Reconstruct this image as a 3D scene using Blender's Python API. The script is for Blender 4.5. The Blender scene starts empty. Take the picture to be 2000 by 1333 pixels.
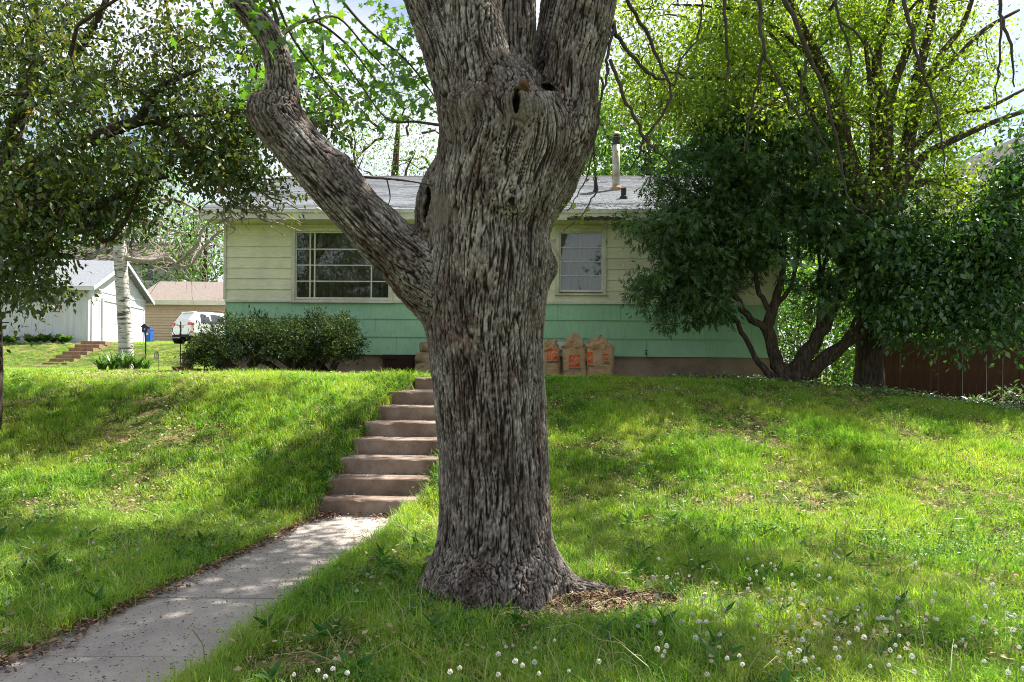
import bpy, bmesh, math, random
import numpy as np
from mathutils import Vector, Matrix
from mathutils.bvhtree import BVHTree

# ------------------------------------------------------------------ camera, sky, sun, exposure
SC = bpy.context.scene
COL = SC.collection
EYE = 1.52            # camera height above the walkway
FPX = 1500.0          # focal length in pixels of the 2000 px wide photograph
HORIZ = 722.0         # horizon row
ROLL = math.radians(0.5)
cam = bpy.data.cameras.new('camera')
cam.sensor_width = 36.0
cam.lens = 36.0 * FPX / 2000.0
cam.shift_y = (HORIZ - 666.5) / 2000.0
cam.clip_start = 0.1
cam.clip_end = 2000
cam_o = bpy.data.objects.new('camera', cam)
cam_o.location = (0, 0, EYE)
cam_o.rotation_euler = (math.radians(90), -ROLL, 0)
COL.objects.link(cam_o)
SC.camera = cam_o

SUN_AZ = math.radians(50)     # clockwise from the viewing direction (+Y)
SUN_EL = math.radians(57)
SUN = Vector((math.sin(SUN_AZ) * math.cos(SUN_EL), math.cos(SUN_AZ) * math.cos(SUN_EL), math.sin(SUN_EL)))
w = bpy.data.worlds.new('World')
SC.world = w
w.use_nodes = True
nt = w.node_tree
bg = nt.nodes['Background']
sky = nt.nodes.new('ShaderNodeTexSky')
sky.sky_type = 'NISHITA'
sky.sun_disc = False
sky.sun_elevation = SUN_EL
sky.sun_rotation = SUN_AZ
sky.air_density = 1.0
sky.dust_density = 1.5
# broken white cloud all over the sky
tc = nt.nodes.new('ShaderNodeTexCoord')
cl = nt.nodes.new('ShaderNodeTexNoise')
cl.inputs['Scale'].default_value = 2.6
cl.inputs['Detail'].default_value = 7
mp = nt.nodes.new('ShaderNodeMapping')
mp.inputs['Scale'].default_value = (1, 1, 2.2)
nt.links.new(tc.outputs['Generated'], mp.inputs['Vector'])
nt.links.new(mp.outputs['Vector'], cl.inputs['Vector'])
rp = nt.nodes.new('ShaderNodeValToRGB')
rp.color_ramp.elements[0].position = 0.34
rp.color_ramp.elements[1].position = 0.54
rp.color_ramp.elements[1].color = (0.88, 0.88, 0.88, 1)
nt.links.new(cl.outputs['Fac'], rp.inputs['Fac'])
mx = nt.nodes.new('ShaderNodeMix')
mx.data_type = 'RGBA'
mx.inputs['B'].default_value = (6.2, 6.35, 6.6, 1)
nt.links.new(rp.outputs['Color'], mx.inputs['Factor'])
nt.links.new(sky.outputs['Color'], mx.inputs['A'])
nt.links.new(mx.outputs['Result'], bg.inputs['Color'])
bg.inputs['Strength'].default_value = 0.06

sun = bpy.data.lights.new('sun', 'SUN')
sun.energy = 5.0
sun.angle = math.radians(0.53)
sun.color = (1.0, 0.95, 0.86)
sun_o = bpy.data.objects.new('sun', sun)
sun_o.rotation_euler = (-SUN).to_track_quat('-Z', 'Y').to_euler()
sun_o.location = SUN * 60
COL.objects.link(sun_o)

SC.view_settings.view_transform = 'Standard'
SC.view_settings.look = 'None'
SC.view_settings.exposure = 1.62
SC.view_settings.gamma = 1.0
SC.view_settings.use_curve_mapping = False
SC.render.engine = 'CYCLES'
cy = SC.cycles
cy.max_bounces = 7
cy.diffuse_bounces = 4
cy.glossy_bounces = 2
cy.transmission_bounces = 4
cy.transparent_max_bounces = 8
cy.caustics_reflective = False
cy.caustics_refractive = False
cy.sample_clamp_indirect = 4.0
cy.filter_width = 1.0
cy.use_denoising = True
try:
    cy.denoiser = 'OPENIMAGEDENOISE'
    cy.denoising_input_passes = 'RGB_ALBEDO_NORMAL'
    cy.denoising_prefilter = 'NONE'
except Exception:
    pass

# ------------------------------------------------------------------ helpers
_c, _s = math.cos(ROLL), math.sin(ROLL)
def ray(px, py):
    dx, dy = (px - 1000) / FPX, (HORIZ - py) / FPX
    return dx * _c - dy * _s, dx * _s + dy * _c
def P(px, py, D):
    """world point that stands D metres in front of the camera at photograph pixel (px, py)"""
    a, b = ray(px, py)
    return Vector((a * D, D, EYE + b * D))
def PX(m, D):
    return m / FPX * D

def smooth(t):
    t = np.clip(t, 0, 1)
    return t * t * (3 - 2 * t)

_rp = np.random.RandomState(5)
_perm = np.concatenate([_rp.permutation(256)] * 3).astype(np.int64)
_grad = _rp.normal(size=(256, 3))
_grad /= np.linalg.norm(_grad, axis=1)[:, None]
def noise(p, seed=0.0):
    p = np.asarray(p, dtype=np.float64) + seed * 17.31
    i = np.floor(p).astype(np.int64)
    f = p - i
    u = f * f * f * (f * (f * 6 - 15) + 10)
    i &= 255
    out = 0
    for a in (0, 1):
        wx = u[:, 0] if a else 1 - u[:, 0]
        ha = _perm[i[:, 0] + a]
        for b in (0, 1):
            wy = u[:, 1] if b else 1 - u[:, 1]
            hb = _perm[ha + i[:, 1] + b]
            for c in (0, 1):
                wz = u[:, 2] if c else 1 - u[:, 2]
                g = _grad[_perm[hb + i[:, 2] + c]]
                out = out + wx * wy * wz * (g[:, 0] * (f[:, 0] - a) + g[:, 1] * (f[:, 1] - b) + g[:, 2] * (f[:, 2] - c))
    return out * 1.5

def tag(o, label=None, cat=None, group=None, kind=None):
    if label: o['label'] = label
    if cat: o['category'] = cat
    if group: o['group'] = group
    if kind: o['kind'] = kind
    return o
def thing(name, label, cat, loc=(0, 0, 0), rz=0, group=None):
    o = bpy.data.objects.new(name, None)
    o.empty_display_size = 0.2
    o.location = loc
    o.rotation_euler = (0, 0, rz)
    COL.objects.link(o)
    return tag(o, label, cat, group)
def link(name, me, parent=None):
    o = bpy.data.objects.new(name, me)
    COL.objects.link(o)
    if parent: o.parent = parent
    return o
def copy_tree(o, parent=None):
    c = o.copy()
    COL.objects.link(c)
    c.parent = parent
    for ch in list(o.children):
        copy_tree(ch, c)
    return c

class MB:
    """collects shapes, then makes ONE mesh object"""
    def __init__(self): self.v, self.f = [], []
    def add(self, vs, fs):
        n = len(self.v)
        self.v += [tuple(p) for p in vs]
        self.f += [tuple(i + n for i in f) for f in fs]
        return self
    def box(self, x0, x1, y0, y1, z0, z1, tilt=None):
        vs = [(x, y, z) for z in (z0, z1) for y in (y0, y1) for x in (x0, x1)]
        return self.add(vs, [(0, 2, 3, 1), (4, 5, 7, 6), (0, 1, 5, 4), (2, 6, 7, 3), (0, 4, 6, 2), (1, 3, 7, 5)])
    def prism(self, prof, a, b, axis='x'):
        """profile of (p, q) points swept along an axis from a to b"""
        n = len(prof)
        def pt(t, p, q): return (t, p, q) if axis == 'x' else ((p, t, q) if axis == 'y' else (p, q, t))
        vs = [pt(a, p, q) for p, q in prof] + [pt(b, p, q) for p, q in prof]
        fs = [tuple(range(n))[::-1], tuple(range(n, 2 * n))] + [(i, (i + 1) % n, n + (i + 1) % n, n + i) for i in range(n)]
        return self.add(vs, fs)
    def tube(self, pts, rad, sides=8, cap=True):
        pts = [Vector(p) for p in pts]
        if not hasattr(rad, '__len__'): rad = [rad] * len(pts)
        vs, fs = [], []
        t = (pts[1] - pts[0]).normalized()
        n = t.cross(Vector((0.31, 0.17, 1)))
        if n.length < 1e-3: n = t.cross(Vector((1, 0, 0)))
        n.normalize()
        for i, p in enumerate(pts):
            a = pts[max(i - 1, 0)]; b = pts[min(i + 1, len(pts) - 1)]
            t = (b - a).normalized()
            n = (n - t * n.dot(t)).normalized()
            m = t.cross(n)
            for k in range(sides):
                an = 2 * math.pi * k / sides
                vs.append(p + (n * math.cos(an) + m * math.sin(an)) * rad[i])
        for i in range(len(pts) - 1):
            for k in range(sides):
                k2 = (k + 1) % sides
                fs.append((i * sides + k, i * sides + k2, (i + 1) * sides + k2, (i + 1) * sides + k))
        if cap:
            fs.append(tuple(range(sides))[::-1])
            fs.append(tuple((len(pts) - 1) * sides + k for k in range(sides)))
        return self.add(vs, fs)
    def lathe(self, prof, c=(0, 0, 0), sides=16):
        vs, fs = [], []
        for r, z in prof:
            for k in range(sides):
                a = 2 * math.pi * k / sides
                vs.append((c[0] + r * math.cos(a), c[1] + r * math.sin(a), c[2] + z))
        for i in range(len(prof) - 1):
            for k in range(sides):
                k2 = (k + 1) % sides
                fs.append((i * sides + k, i * sides + k2, (i + 1) * sides + k2, (i + 1) * sides + k))
        fs.append(tuple(range(sides))[::-1])
        fs.append(tuple((len(prof) - 1) * sides + k for k in range(sides)))
        return self.add(vs, fs)
    def mesh(self, name, mat=None, smooth_=False, org=(0, 0, 0), bevel=0):
        me = bpy.data.meshes.new(name)
        ox, oy, oz = org
        me.from_pydata([(a - ox, b - oy, c - oz) for a, b, c in self.v], [], self.f)
        if bevel:
            bm = bmesh.new(); bm.from_mesh(me)
            ed = [e for e in bm.edges if len(e.link_faces) == 2 and e.calc_face_angle() > 0.6]
            bmesh.ops.bevel(bm, geom=ed, offset=bevel, segments=1, affect='EDGES', clamp_overlap=True)
            bm.to_mesh(me); bm.free()
        if mat: me.materials.append(mat)
        if smooth_: me.shade_smooth()
        me.update()
        return me
    def obj(self, name, mat=None, parent=None, smooth_=False, org=(0, 0, 0), bevel=0):
        return link(name, self.mesh(name, mat, smooth_, org, bevel), parent)

def np_mesh(name, V, F, mat, rnd=None, smooth_=False):
    """fast mesh from arrays: F is (n, k)"""
    me = bpy.data.meshes.new(name)
    V = np.ascontiguousarray(V, dtype=np.float32); F = np.ascontiguousarray(F, dtype=np.int32)
    n, k = F.shape
    me.vertices.add(len(V)); me.vertices.foreach_set('co', V.ravel())
    me.loops.add(n * k); me.loops.foreach_set('vertex_index', F.ravel())
    me.polygons.add(n); me.polygons.foreach_set('loop_start', np.arange(0, n * k, k, dtype=np.int32))
    if rnd is not None:
        a = me.attributes.new('rnd', 'FLOAT', 'FACE')
        a.data.foreach_set('value', np.ascontiguousarray(rnd, dtype=np.float32))
    if mat: me.materials.append(mat)
    me.update(calc_edges=True)
    if smooth_: me.shade_smooth()
    return me

# ------------------------------------------------------------------ materials
def _nodes(name):
    m = bpy.data.materials.new(name); m.use_nodes = True
    t = m.node_tree
    return m, t, t.nodes['Principled BSDF']
def L(t, a, b): t.links.new(a, b)
def ramp(t, stops, inp):
    r = t.nodes.new('ShaderNodeValToRGB')
    el = r.color_ramp.elements
    while len(el) < len(stops): el.new(0.5)
    for e, (p, c) in zip(el, stops):
        e.position = p; e.color = (*c, 1)
    L(t, inp, r.inputs['Fac'])
    return r.outputs['Color']
def coords(t, scale=(1, 1, 1), kind='Object'):
    tcn = t.nodes.new('ShaderNodeTexCoord')
    m = t.nodes.new('ShaderNodeMapping')
    m.inputs['Scale'].default_value = scale
    L(t, tcn.outputs[kind], m.inputs['Vector'])
    return m.outputs['Vector']
def nz(t, vec, scale, detail=5, rough=0.6, dist=0.0):
    n = t.nodes.new('ShaderNodeTexNoise')
    n.inputs['Scale'].default_value = scale
    n.inputs['Detail'].default_value = detail
    n.inputs['Roughness'].default_value = rough
    n.inputs['Distortion'].default_value = dist
    L(t, vec, n.inputs['Vector'])
    return n.outputs['Fac']
def mixc(t, fac, a, b, mode='MIX'):
    m = t.nodes.new('ShaderNodeMix'); m.data_type = 'RGBA'; m.blend_type = mode
    for s, val in (('Factor', fac), ('A', a), ('B', b)):
        if hasattr(val, 'links'): L(t, val, m.inputs[s])
        elif s == 'Factor': m.inputs[s].default_value = val
        else: m.inputs[s].default_value = (*val, 1)
    return m.outputs['Result']
def bump(t, b, h, strength, dist=0.01):
    n = t.nodes.new('ShaderNodeBump')
    n.inputs['Strength'].default_value = strength
    n.inputs['Distance'].default_value = dist
    L(t, h, n.inputs['Height']); L(t, n.outputs['Normal'], b.inputs['Normal'])
def mat(name, c1, c2=None, scale=4.0, rough=0.8, bmp=0.0, bscale=40.0, stretch=(1, 1, 1), spec=0.3, metal=0.0, c3=None, detail=5, dist=0.01):
    m, t, b = _nodes(name)
    b.inputs['Roughness'].default_value = rough
    b.inputs['Specular IOR Level'].default_value = spec
    b.inputs['Metallic'].default_value = metal
    c2 = c2 or tuple(x * 0.8 for x in c1)
    v = coords(t, stretch)
    f = nz(t, v, scale, detail)
    stops = [(0.32, c2), (0.62, c1)] + ([(0.78, c3)] if c3 else [])
    L(t, ramp(t, stops, f), b.inputs['Base Color'])
    if bmp: bump(t, b, nz(t, v, bscale, 6), bmp, dist)
    return m
def leaf_mat(name, stops, trans=0.5, tint=(1.25, 1.25, 0.55), gloss=0.07, grough=0.35, inst=False):
    m, t, b = _nodes(name)
    t.nodes.remove(b)
    at = t.nodes.new('ShaderNodeAttribute'); at.attribute_name = 'rnd'
    fac = at.outputs['Fac']
    if inst:
        oi = t.nodes.new('ShaderNodeObjectInfo')
        ge = t.nodes.new('ShaderNodeNewGeometry')
        n1 = nz(t, ge.outputs['Position'], 0.9, 4)
        ma = t.nodes.new('ShaderNodeMath'); ma.operation = 'MULTIPLY_ADD'
        L(t, oi.outputs['Random'], ma.inputs[0]); ma.inputs[1].default_value = 0.35; 
        mb = t.nodes.new('ShaderNodeMath'); mb.operation = 'MULTIPLY_ADD'
        L(t, fac, mb.inputs[0]); mb.inputs[1].default_value = 0.35; mb.inputs[2].default_value = -0.33
        mc = t.nodes.new('ShaderNodeMath'); mc.operation = 'MULTIPLY_ADD'
        L(t, n1, mc.inputs[0]); mc.inputs[1].default_value = 1.3; L(t, mb.outputs[0], mc.inputs[2])
        L(t, mc.outputs[0], ma.inputs[2])
        fac = ma.outputs[0]
    c = ramp(t, stops, fac)
    d = t.nodes.new('ShaderNodeBsdfDiffuse'); L(t, c, d.inputs['Color'])
    tr = t.nodes.new('ShaderNodeBsdfTranslucent')
    L(t, mixc(t, 1.0, c, tint, 'MULTIPLY'), tr.inputs['Color'])
    ms = t.nodes.new('ShaderNodeMixShader'); ms.inputs['Fac'].default_value = trans
    L(t, d.outputs[0], ms.inputs[1]); L(t, tr.outputs[0], ms.inputs[2])
    g = t.nodes.new('ShaderNodeBsdfGlossy'); g.inputs['Roughness'].default_value = grough
    g.inputs['Color'].default_value = (0.9, 0.95, 1.0, 1)
    m2 = t.nodes.new('ShaderNodeMixShader'); m2.inputs['Fac'].default_value = gloss
    L(t, ms.outputs[0], m2.inputs[1]); L(t, g.outputs[0], m2.inputs[2])
    L(t, m2.outputs[0], t.nodes['Material Output'].inputs['Surface'])
    return m
def glass_mat(name, tint=(0.75, 0.8, 0.8), mixf=0.03):
    m, t, b = _nodes(name)
    t.nodes.remove(b)
    tr = t.nodes.new('ShaderNodeBsdfTransparent'); tr.inputs['Color'].default_value = (*tint, 1)
    g = t.nodes.new('ShaderNodeBsdfGlossy'); g.inputs['Roughness'].default_value = 0.02
    fr = t.nodes.new('ShaderNodeFresnel'); fr.inputs['IOR'].default_value = 1.5
    ad = t.nodes.new('ShaderNodeMath'); ad.operation = 'ADD'; ad.inputs[1].default_value = mixf
    L(t, fr.outputs[0], ad.inputs[0])
    ms = t.nodes.new('ShaderNodeMixShader')
    L(t, ad.outputs[0], ms.inputs['Fac']); L(t, tr.outputs[0], ms.inputs[1]); L(t, g.outputs[0], ms.inputs[2])
    v = coords(t); nb = t.nodes.new('ShaderNodeBump'); nb.inputs['Strength'].default_value = 0.05; nb.inputs['Distance'].default_value = 0.02
    L(t, nz(t, v, 3.0, 2), nb.inputs['Height']); L(t, nb.outputs['Normal'], g.inputs['Normal'])
    L(t, ms.outputs[0], t.nodes['Material Output'].inputs['Surface'])
    return m

M = {}
def soil_mat():
    m, t, b = _nodes('lawn_soil')
    b.inputs['Roughness'].default_value = 1.0; b.inputs['Specular IOR Level'].default_value = 0.05
    v = coords(t)
    c = ramp(t, [(0.30, (0.045, 0.085, 0.016)), (0.48, (0.075, 0.125, 0.024)), (0.60, (0.20, 0.18, 0.075)), (0.72, (0.34, 0.27, 0.16))], nz(t, v, 2.2, 7, 0.7))
    c2 = ramp(t, [(0.4, (0.55, 0.55, 0.55)), (0.65, (1.3, 1.25, 1.2))], nz(t, v, 38, 5, 0.7))
    L(t, mixc(t, 1.0, c, c2, 'MULTIPLY'), b.inputs['Base Color'])
    bump(t, b, nz(t, v, 60, 4), 0.8, 0.02)
    return m
M['soil'] = soil_mat()
def concrete_mat(name, c1, c2, c3):
    m, t, b = _nodes(name)
    b.inputs['Roughness'].default_value = 0.92; b.inputs['Specular IOR Level'].default_value = 0.2
    v = coords(t)
    c = ramp(t, [(0.3, c2), (0.5, c1), (0.7, c3)], nz(t, v, 2.3, 8, 0.65))
    sp = ramp(t, [(0.30, (0.45, 0.42, 0.40)), (0.42, (1, 1, 1)), (0.66, (1, 1, 1)), (0.75, (1.25, 1.22, 1.2))], nz(t, v, 95, 3, 0.6))
    L(t, mixc(t, 0.8, c, sp, 'MULTIPLY'), b.inputs['Base Color'])
    bump(t, b, nz(t, v, 120, 5, 0.7), 0.5, 0.006)
    return m
M['walk'] = concrete_mat('walk_concrete', (0.36, 0.32, 0.29), (0.27, 0.245, 0.225), (0.42, 0.38, 0.345))
M['step'] = concrete_mat('step_concrete', (0.235, 0.172, 0.135), (0.105, 0.074, 0.057), (0.37, 0.295, 0.25))
M['found'] = concrete_mat('foundation', (0.30, 0.22, 0.165), (0.20, 0.15, 0.115), (0.36, 0.28, 0.22))
def paint_mat(name, c, dirt, stretch=(1, 1, 1), bs=30, dirt_amt=0.5, bst=0.25):
    m, t, b = _nodes(name)
    b.inputs['Roughness'].default_value = 0.62; b.inputs['Specular IOR Level'].default_value = 0.3
    v = coords(t)
    vs = coords(t, stretch)
    f = ramp(t, [(0.42, (0, 0, 0)), (0.72, (dirt_amt,) * 3)], nz(t, v, 1.7, 8, 0.7))
    f2 = ramp(t, [(0.35, (0.86, 0.86, 0.86)), (0.65, (1.06, 1.06, 1.06))], nz(t, vs, bs, 5))
    L(t, mixc(t, 1.0, mixc(t, f, c, dirt), f2, 'MULTIPLY'), b.inputs['Base Color'])
    bump(t, b, nz(t, vs, bs, 5), bst, 0.008)
    return m
M['cream'] = paint_mat('cream_paint', (0.78, 0.76, 0.58), (0.54, 0.51, 0.38), (0.6, 1, 8), 12, 0.6)
M['green'] = paint_mat('green_paint', (0.33, 0.565, 0.385), (0.24, 0.44, 0.29), (14, 4, 0.5), 9, 0.7, 0.6)
M['trim'] = paint_mat('white_trim', (0.70, 0.69, 0.58), (0.30, 0.27, 0.21), (1, 1, 1), 20, 0.75)
M['sash'] = paint_mat('window_sash', (0.68, 0.68, 0.61), (0.36, 0.33, 0.27), (1, 1, 1), 25, 0.6)
M['rot'] = mat('rotten_wood', (0.10, 0.075, 0.055), (0.03, 0.022, 0.017), 9, 0.95, 0.6, 30)
M['shingle'] = mat('roof_shingle', (0.20, 0.215, 0.24), (0.12, 0.13, 0.15), 14, 0.95, 0.5, 160, c3=(0.26, 0.275, 0.30), stretch=(1, 1, 1))
M['shingle_tan'] = mat('tan_shingle', (0.21, 0.175, 0.155), (0.145, 0.12, 0.108), 9, 0.95, 0.4, 80)
M['glass'] = glass_mat('window_glass')
M['curtain'] = mat('curtain_cloth', (0.66, 0.62, 0.54), (0.36, 0.33, 0.28), 5, 0.9, stretch=(3, 3, 0.3))
M['curtain_dark'] = mat('dark_curtain', (0.45, 0.36, 0.26), (0.20, 0.155, 0.11), 5, 0.9, stretch=(3, 3, 0.3))
M['dark'] = mat('dark_interior', (0.02, 0.018, 0.016), (0.012, 0.01, 0.01), 3, 0.95)
M['flue'] = mat('galvanised_flue', (0.55, 0.53, 0.48), (0.33, 0.24, 0.17), 6, 0.55, 0.1, 30, spec=0.4, metal=0.3)
M['rust'] = mat('rusty_flashing', (0.30, 0.13, 0.06), (0.5, 0.42, 0.34), 9, 0.8)
M['black'] = mat('black_metal', (0.022, 0.022, 0.025), (0.012, 0.012, 0.013), 5, 0.5)
M['white'] = mat('white_paint', (0.70, 0.70, 0.71), (0.58, 0.59, 0.61), 2, 0.6)
M['paper'] = mat('kraft_paper', (0.44, 0.29, 0.17), (0.32, 0.20, 0.11), 5, 0.85, 0.35, 22, dist=0.02)
M['orange'] = mat('orange_print', (0.60, 0.085, 0.015), (0.48, 0.065, 0.012), 8, 0.8)
M['print_pale'] = mat('pale_print', (0.52, 0.36, 0.23), (0.45, 0.30, 0.19), 8, 0.85)
M['print_dark'] = mat('dark_print', (0.06, 0.045, 0.035), None, 8, 0.85)
M['stone'] = mat('rough_stone', (0.34, 0.25, 0.17), (0.17, 0.115, 0.075), 6, 0.95, 0.9, 18, c3=(0.45, 0.38, 0.30), dist=0.03)
M['maroon'] = mat('dark_maroon_wood', (0.045, 0.016, 0.013), (0.022, 0.010, 0.009), 6, 0.85)
M['fence'] = mat('red_brown_fence', (0.075, 0.029, 0.018), (0.038, 0.016, 0.011), 5, 0.85, 0.4, 30, stretch=(6, 6, 0.5))
M['garage'] = mat('white_board', (0.62, 0.635, 0.67), (0.50, 0.52, 0.56), 2.5, 0.7, 0.1, 20, stretch=(3, 3, 0.4))
M['tan'] = mat('tan_siding', (0.66, 0.50, 0.35), (0.58, 0.43, 0.30), 3, 0.7)
M['timber'] = mat('landscape_timber', (0.28, 0.19, 0.12), (0.17, 0.11, 0.07), 6, 0.9, 0.4, 30)
M['carpaint'] = mat('white_car_paint', (0.78, 0.80, 0.82), (0.74, 0.76, 0.79), 1, 0.22, spec=0.6)
M['carglass'] = mat('tinted_car_glass', (0.035, 0.045, 0.055), (0.025, 0.03, 0.04), 1, 0.06, spec=0.8)
M['rubber'] = mat('black_rubber', (0.02, 0.02, 0.02), None, 6, 0.85)
M['redlens'] = mat('red_lens', (0.50, 0.02, 0.02), None, 6, 0.25, spec=0.6)
M['blue'] = mat('blue_plastic', (0.03, 0.12, 0.48), None, 3, 0.5)
M['purple'] = mat('dark_blue_box', (0.05, 0.05, 0.14), None, 3, 0.6)
M['pot'] = mat('terracotta', (0.24, 0.115, 0.07), (0.15, 0.075, 0.05), 7, 0.9, 0.3, 30)
M['barrel'] = mat('dark_green_plastic', (0.035, 0.05, 0.042), (0.022, 0.03, 0.027), 5, 0.45)
M['grey_house'] = mat('grey_siding', (0.50, 0.50, 0.49), (0.42, 0.42, 0.41), 2, 0.75)
M['dark_roof'] = mat('dark_roof', (0.05, 0.05, 0.055), (0.035, 0.035, 0.04), 8, 0.9)
M['stub'] = mat('broken_wood', (0.17, 0.085, 0.05), (0.06, 0.032, 0.02), 20, 0.95, 0.8, 60)
M['wood'] = mat('weathered_wood', (0.25, 0.20, 0.15), (0.15, 0.115, 0.085), 8, 0.9, 0.3, 30)

def bark_mat(name, light, dark, mid, sc=(9, 9, 1.6), bst=0.9, dist=0.03):
    m, t, b = _nodes(name)
    b.inputs['Roughness'].default_value = 0.95; b.inputs['Specular IOR Level'].default_value = 0.15
    v = coords(t, sc)
    h = nz(t, v, 3.0, 6, 0.65, 0.4)
    L(t, ramp(t, [(0.36, dark), (0.52, mid), (0.68, light)], h), b.inputs['Base Color'])
    bump(t, b, h, bst, dist)
    return m
M['bark_dark'] = bark_mat('dark_bark', (0.11, 0.085, 0.065), (0.025, 0.019, 0.015), (0.06, 0.045, 0.035))
M['bark_brown'] = bark_mat('brown_bark', (0.15, 0.11, 0.085), (0.04, 0.029, 0.022), (0.085, 0.06, 0.045))
M['twig'] = mat('twig_bark', (0.075, 0.06, 0.05), (0.035, 0.028, 0.024), 12, 0.9)
M['twig_pale'] = mat('pale_dead_twig', (0.36, 0.32, 0.27), (0.22, 0.19, 0.16), 12, 0.9)
def birch_mat():
    m, t, b = _nodes('birch_bark')
    b.inputs['Roughness'].default_value = 0.8
    v = coords(t, (1.4, 1.4, 9))
    h = nz(t, v, 2.2, 5, 0.7, 0.3)
    L(t, ramp(t, [(0.40, (0.05, 0.045, 0.04)), (0.48, (0.42, 0.40, 0.37)), (0.62, (0.62, 0.60, 0.56))], h), b.inputs['Base Color'])
    bump(t, b, h, 0.5, 0.02)
    return m
M['birch'] = birch_mat()
def maple_bark():
    m, t, b = _nodes('maple_bark')
    b.inputs['Roughness'].default_value = 0.93; b.inputs['Specular IOR Level'].default_value = 0.18
    at = t.nodes.new('ShaderNodeAttribute'); at.attribute_name = 'bark'
    cal = t.nodes.new('ShaderNodeAttribute'); cal.attribute_name = 'callus'
    v = coords(t)
    c = ramp(t, [(0.0, (0.010, 0.008, 0.007)), (0.28, (0.030, 0.024, 0.021)), (0.48, (0.085, 0.073, 0.066)), (0.70, (0.185, 0.170, 0.158)), (1.0, (0.40, 0.38, 0.355))], at.outputs['Fac'])
    # reddish and dark wear patches
    patch = ramp(t, [(0.36, (0.55, 0.40, 0.36)), (0.48, (0.95, 0.88, 0.85)), (0.64, (1.3, 1.28, 1.25))], nz(t, coords(t, (1, 1, .6)), 4.2, 7, 0.7))
    c = mixc(t, 1.0, c, patch, 'MULTIPLY')
    fl = ramp(t, [(0.36, (0.50, 0.46, 0.43)), (0.5, (1, 1, 1)), (0.66, (1.5, 1.48, 1.44))], nz(t, coords(t, (1, 1, 0.3)), 60, 6, 0.75))
    c = mixc(t, 0.85, c, fl, 'MULTIPLY')
    grey = ramp(t, [(0.3, (0.15, 0.125, 0.105)), (0.7, (0.27, 0.24, 0.205))], nz(t, v, 26, 5))
    c = mixc(t, cal.outputs['Fac'], c, grey)
    L(t, c, b.inputs['Base Color'])
    bump(t, b, nz(t, coords(t, (1, 1, 0.4)), 85, 5, 0.75), 1.0, 0.016)
    return m
M['maple_bark'] = maple_bark()

G = lambda r, g, b: (r, g, b)
M['l_grass'] = leaf_mat('grass_blades', [(0.05, G(0.065, 0.195, 0.017)), (0.35, G(0.14, 0.335, 0.026)), (0.62, G(0.245, 0.44, 0.040)), (0.95, G(0.42, 0.50, 0.10))], 0.5, (1.2, 1.15, 0.5), 0.03, 0.45, inst=True)
M['l_straw'] = leaf_mat('straw', [(0.1, G(0.26, 0.195, 0.095)), (0.9, G(0.52, 0.45, 0.29))], 0.3, (1, 1, 0.8), 0.0)
M['l_weed'] = leaf_mat('weed_leaf', [(0.1, G(0.045, 0.13, 0.025)), (0.9, G(0.105, 0.235, 0.045))], 0.42, (1.2, 1.25, 0.5), 0.02)
M['l_crab'] = leaf_mat('crabapple_leaf', [(0.0, G(0.026, 0.058, 0.014)), (0.5, G(0.055, 0.10, 0.020)), (0.82, G(0.125, 0.16, 0.032)), (1.0, G(0.22, 0.13, 0.04))], 0.45, (1.45, 1.3, 0.5), 0.05, 0.4)
M['l_bright'] = leaf_mat('young_leaf', [(0.0, G(0.11, 0.21, 0.020)), (0.6, G(0.20, 0.32, 0.032)), (1.0, G(0.33, 0.38, 0.055))], 0.55, (1.3, 1.2, 0.45), 0.05)
M['l_maple'] = leaf_mat('maple_leaf', [(0.0, G(0.06, 0.16, 0.020)), (0.7, G(0.10, 0.24, 0.030)), (1.0, G(0.18, 0.30, 0.04))], 0.55, (1.3, 1.25, 0.5), 0.06)
M['l_back'] = leaf_mat('background_leaf', [(0.0, G(0.06, 0.15, 0.030)), (0.7, G(0.11, 0.24, 0.045)), (1.0, G(0.19, 0.30, 0.06))], 0.5, (1.3, 1.25, 0.6), 0.04)
M['l_cedar'] = leaf_mat('cedar_spray', [(0.0, G(0.030, 0.075, 0.024)), (0.6, G(0.065, 0.135, 0.040)), (1.0, G(0.14, 0.21, 0.06))], 0.36, (1.1, 1.2, 0.6), 0.035, 0.45)
M['l_yew'] = leaf_mat('yew_needle', [(0.0, G(0.018, 0.042, 0.014)), (0.6, G(0.040, 0.075, 0.022)), (1.0, G(0.13, 0.16, 0.05))], 0.3, (1.1, 1.1, 0.6), 0.012, 0.45)
M['l_vine'] = leaf_mat('vine_leaf', [(0.0, G(0.028, 0.085, 0.020)), (0.7, G(0.055, 0.135, 0.032)), (1.0, G(0.11, 0.20, 0.045))], 0.42, (1.25, 1.3, 0.5), 0.06, 0.4)
M['l_hosta'] = leaf_mat('hosta_leaf', [(0.0, G(0.06, 0.16, 0.04)), (1.0, G(0.16, 0.28, 0.08))], 0.35, (1.2, 1.2, 0.5), 0.03)
M['l_litter'] = leaf_mat('leaf_litter', [(0.0, G(0.06, 0.032, 0.022)), (0.5, G(0.16, 0.085, 0.058)), (1.0, G(0.36, 0.25, 0.165))], 0.1, (1, 1, 1), 0.02)
M['l_speck'] = leaf_mat('maple_bud_scales', [(0.0, G(0.030, 0.022, 0.020)), (1.0, G(0.10, 0.06, 0.045))], 0.05, (1, 1, 1), 0.02)
M['l_seed'] = leaf_mat('dandelion_fluff', [(0.0, G(0.60, 0.60, 0.57)), (1.0, G(0.78, 0.78, 0.75))], 0.45, (1, 1, 1), 0.0)
M['l_stem'] = leaf_mat('dandelion_stalk', [(0.0, G(0.30, 0.33, 0.12)), (1.0, G(0.46, 0.44, 0.24))], 0.3, (1, 1, 0.7), 0.04)
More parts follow.
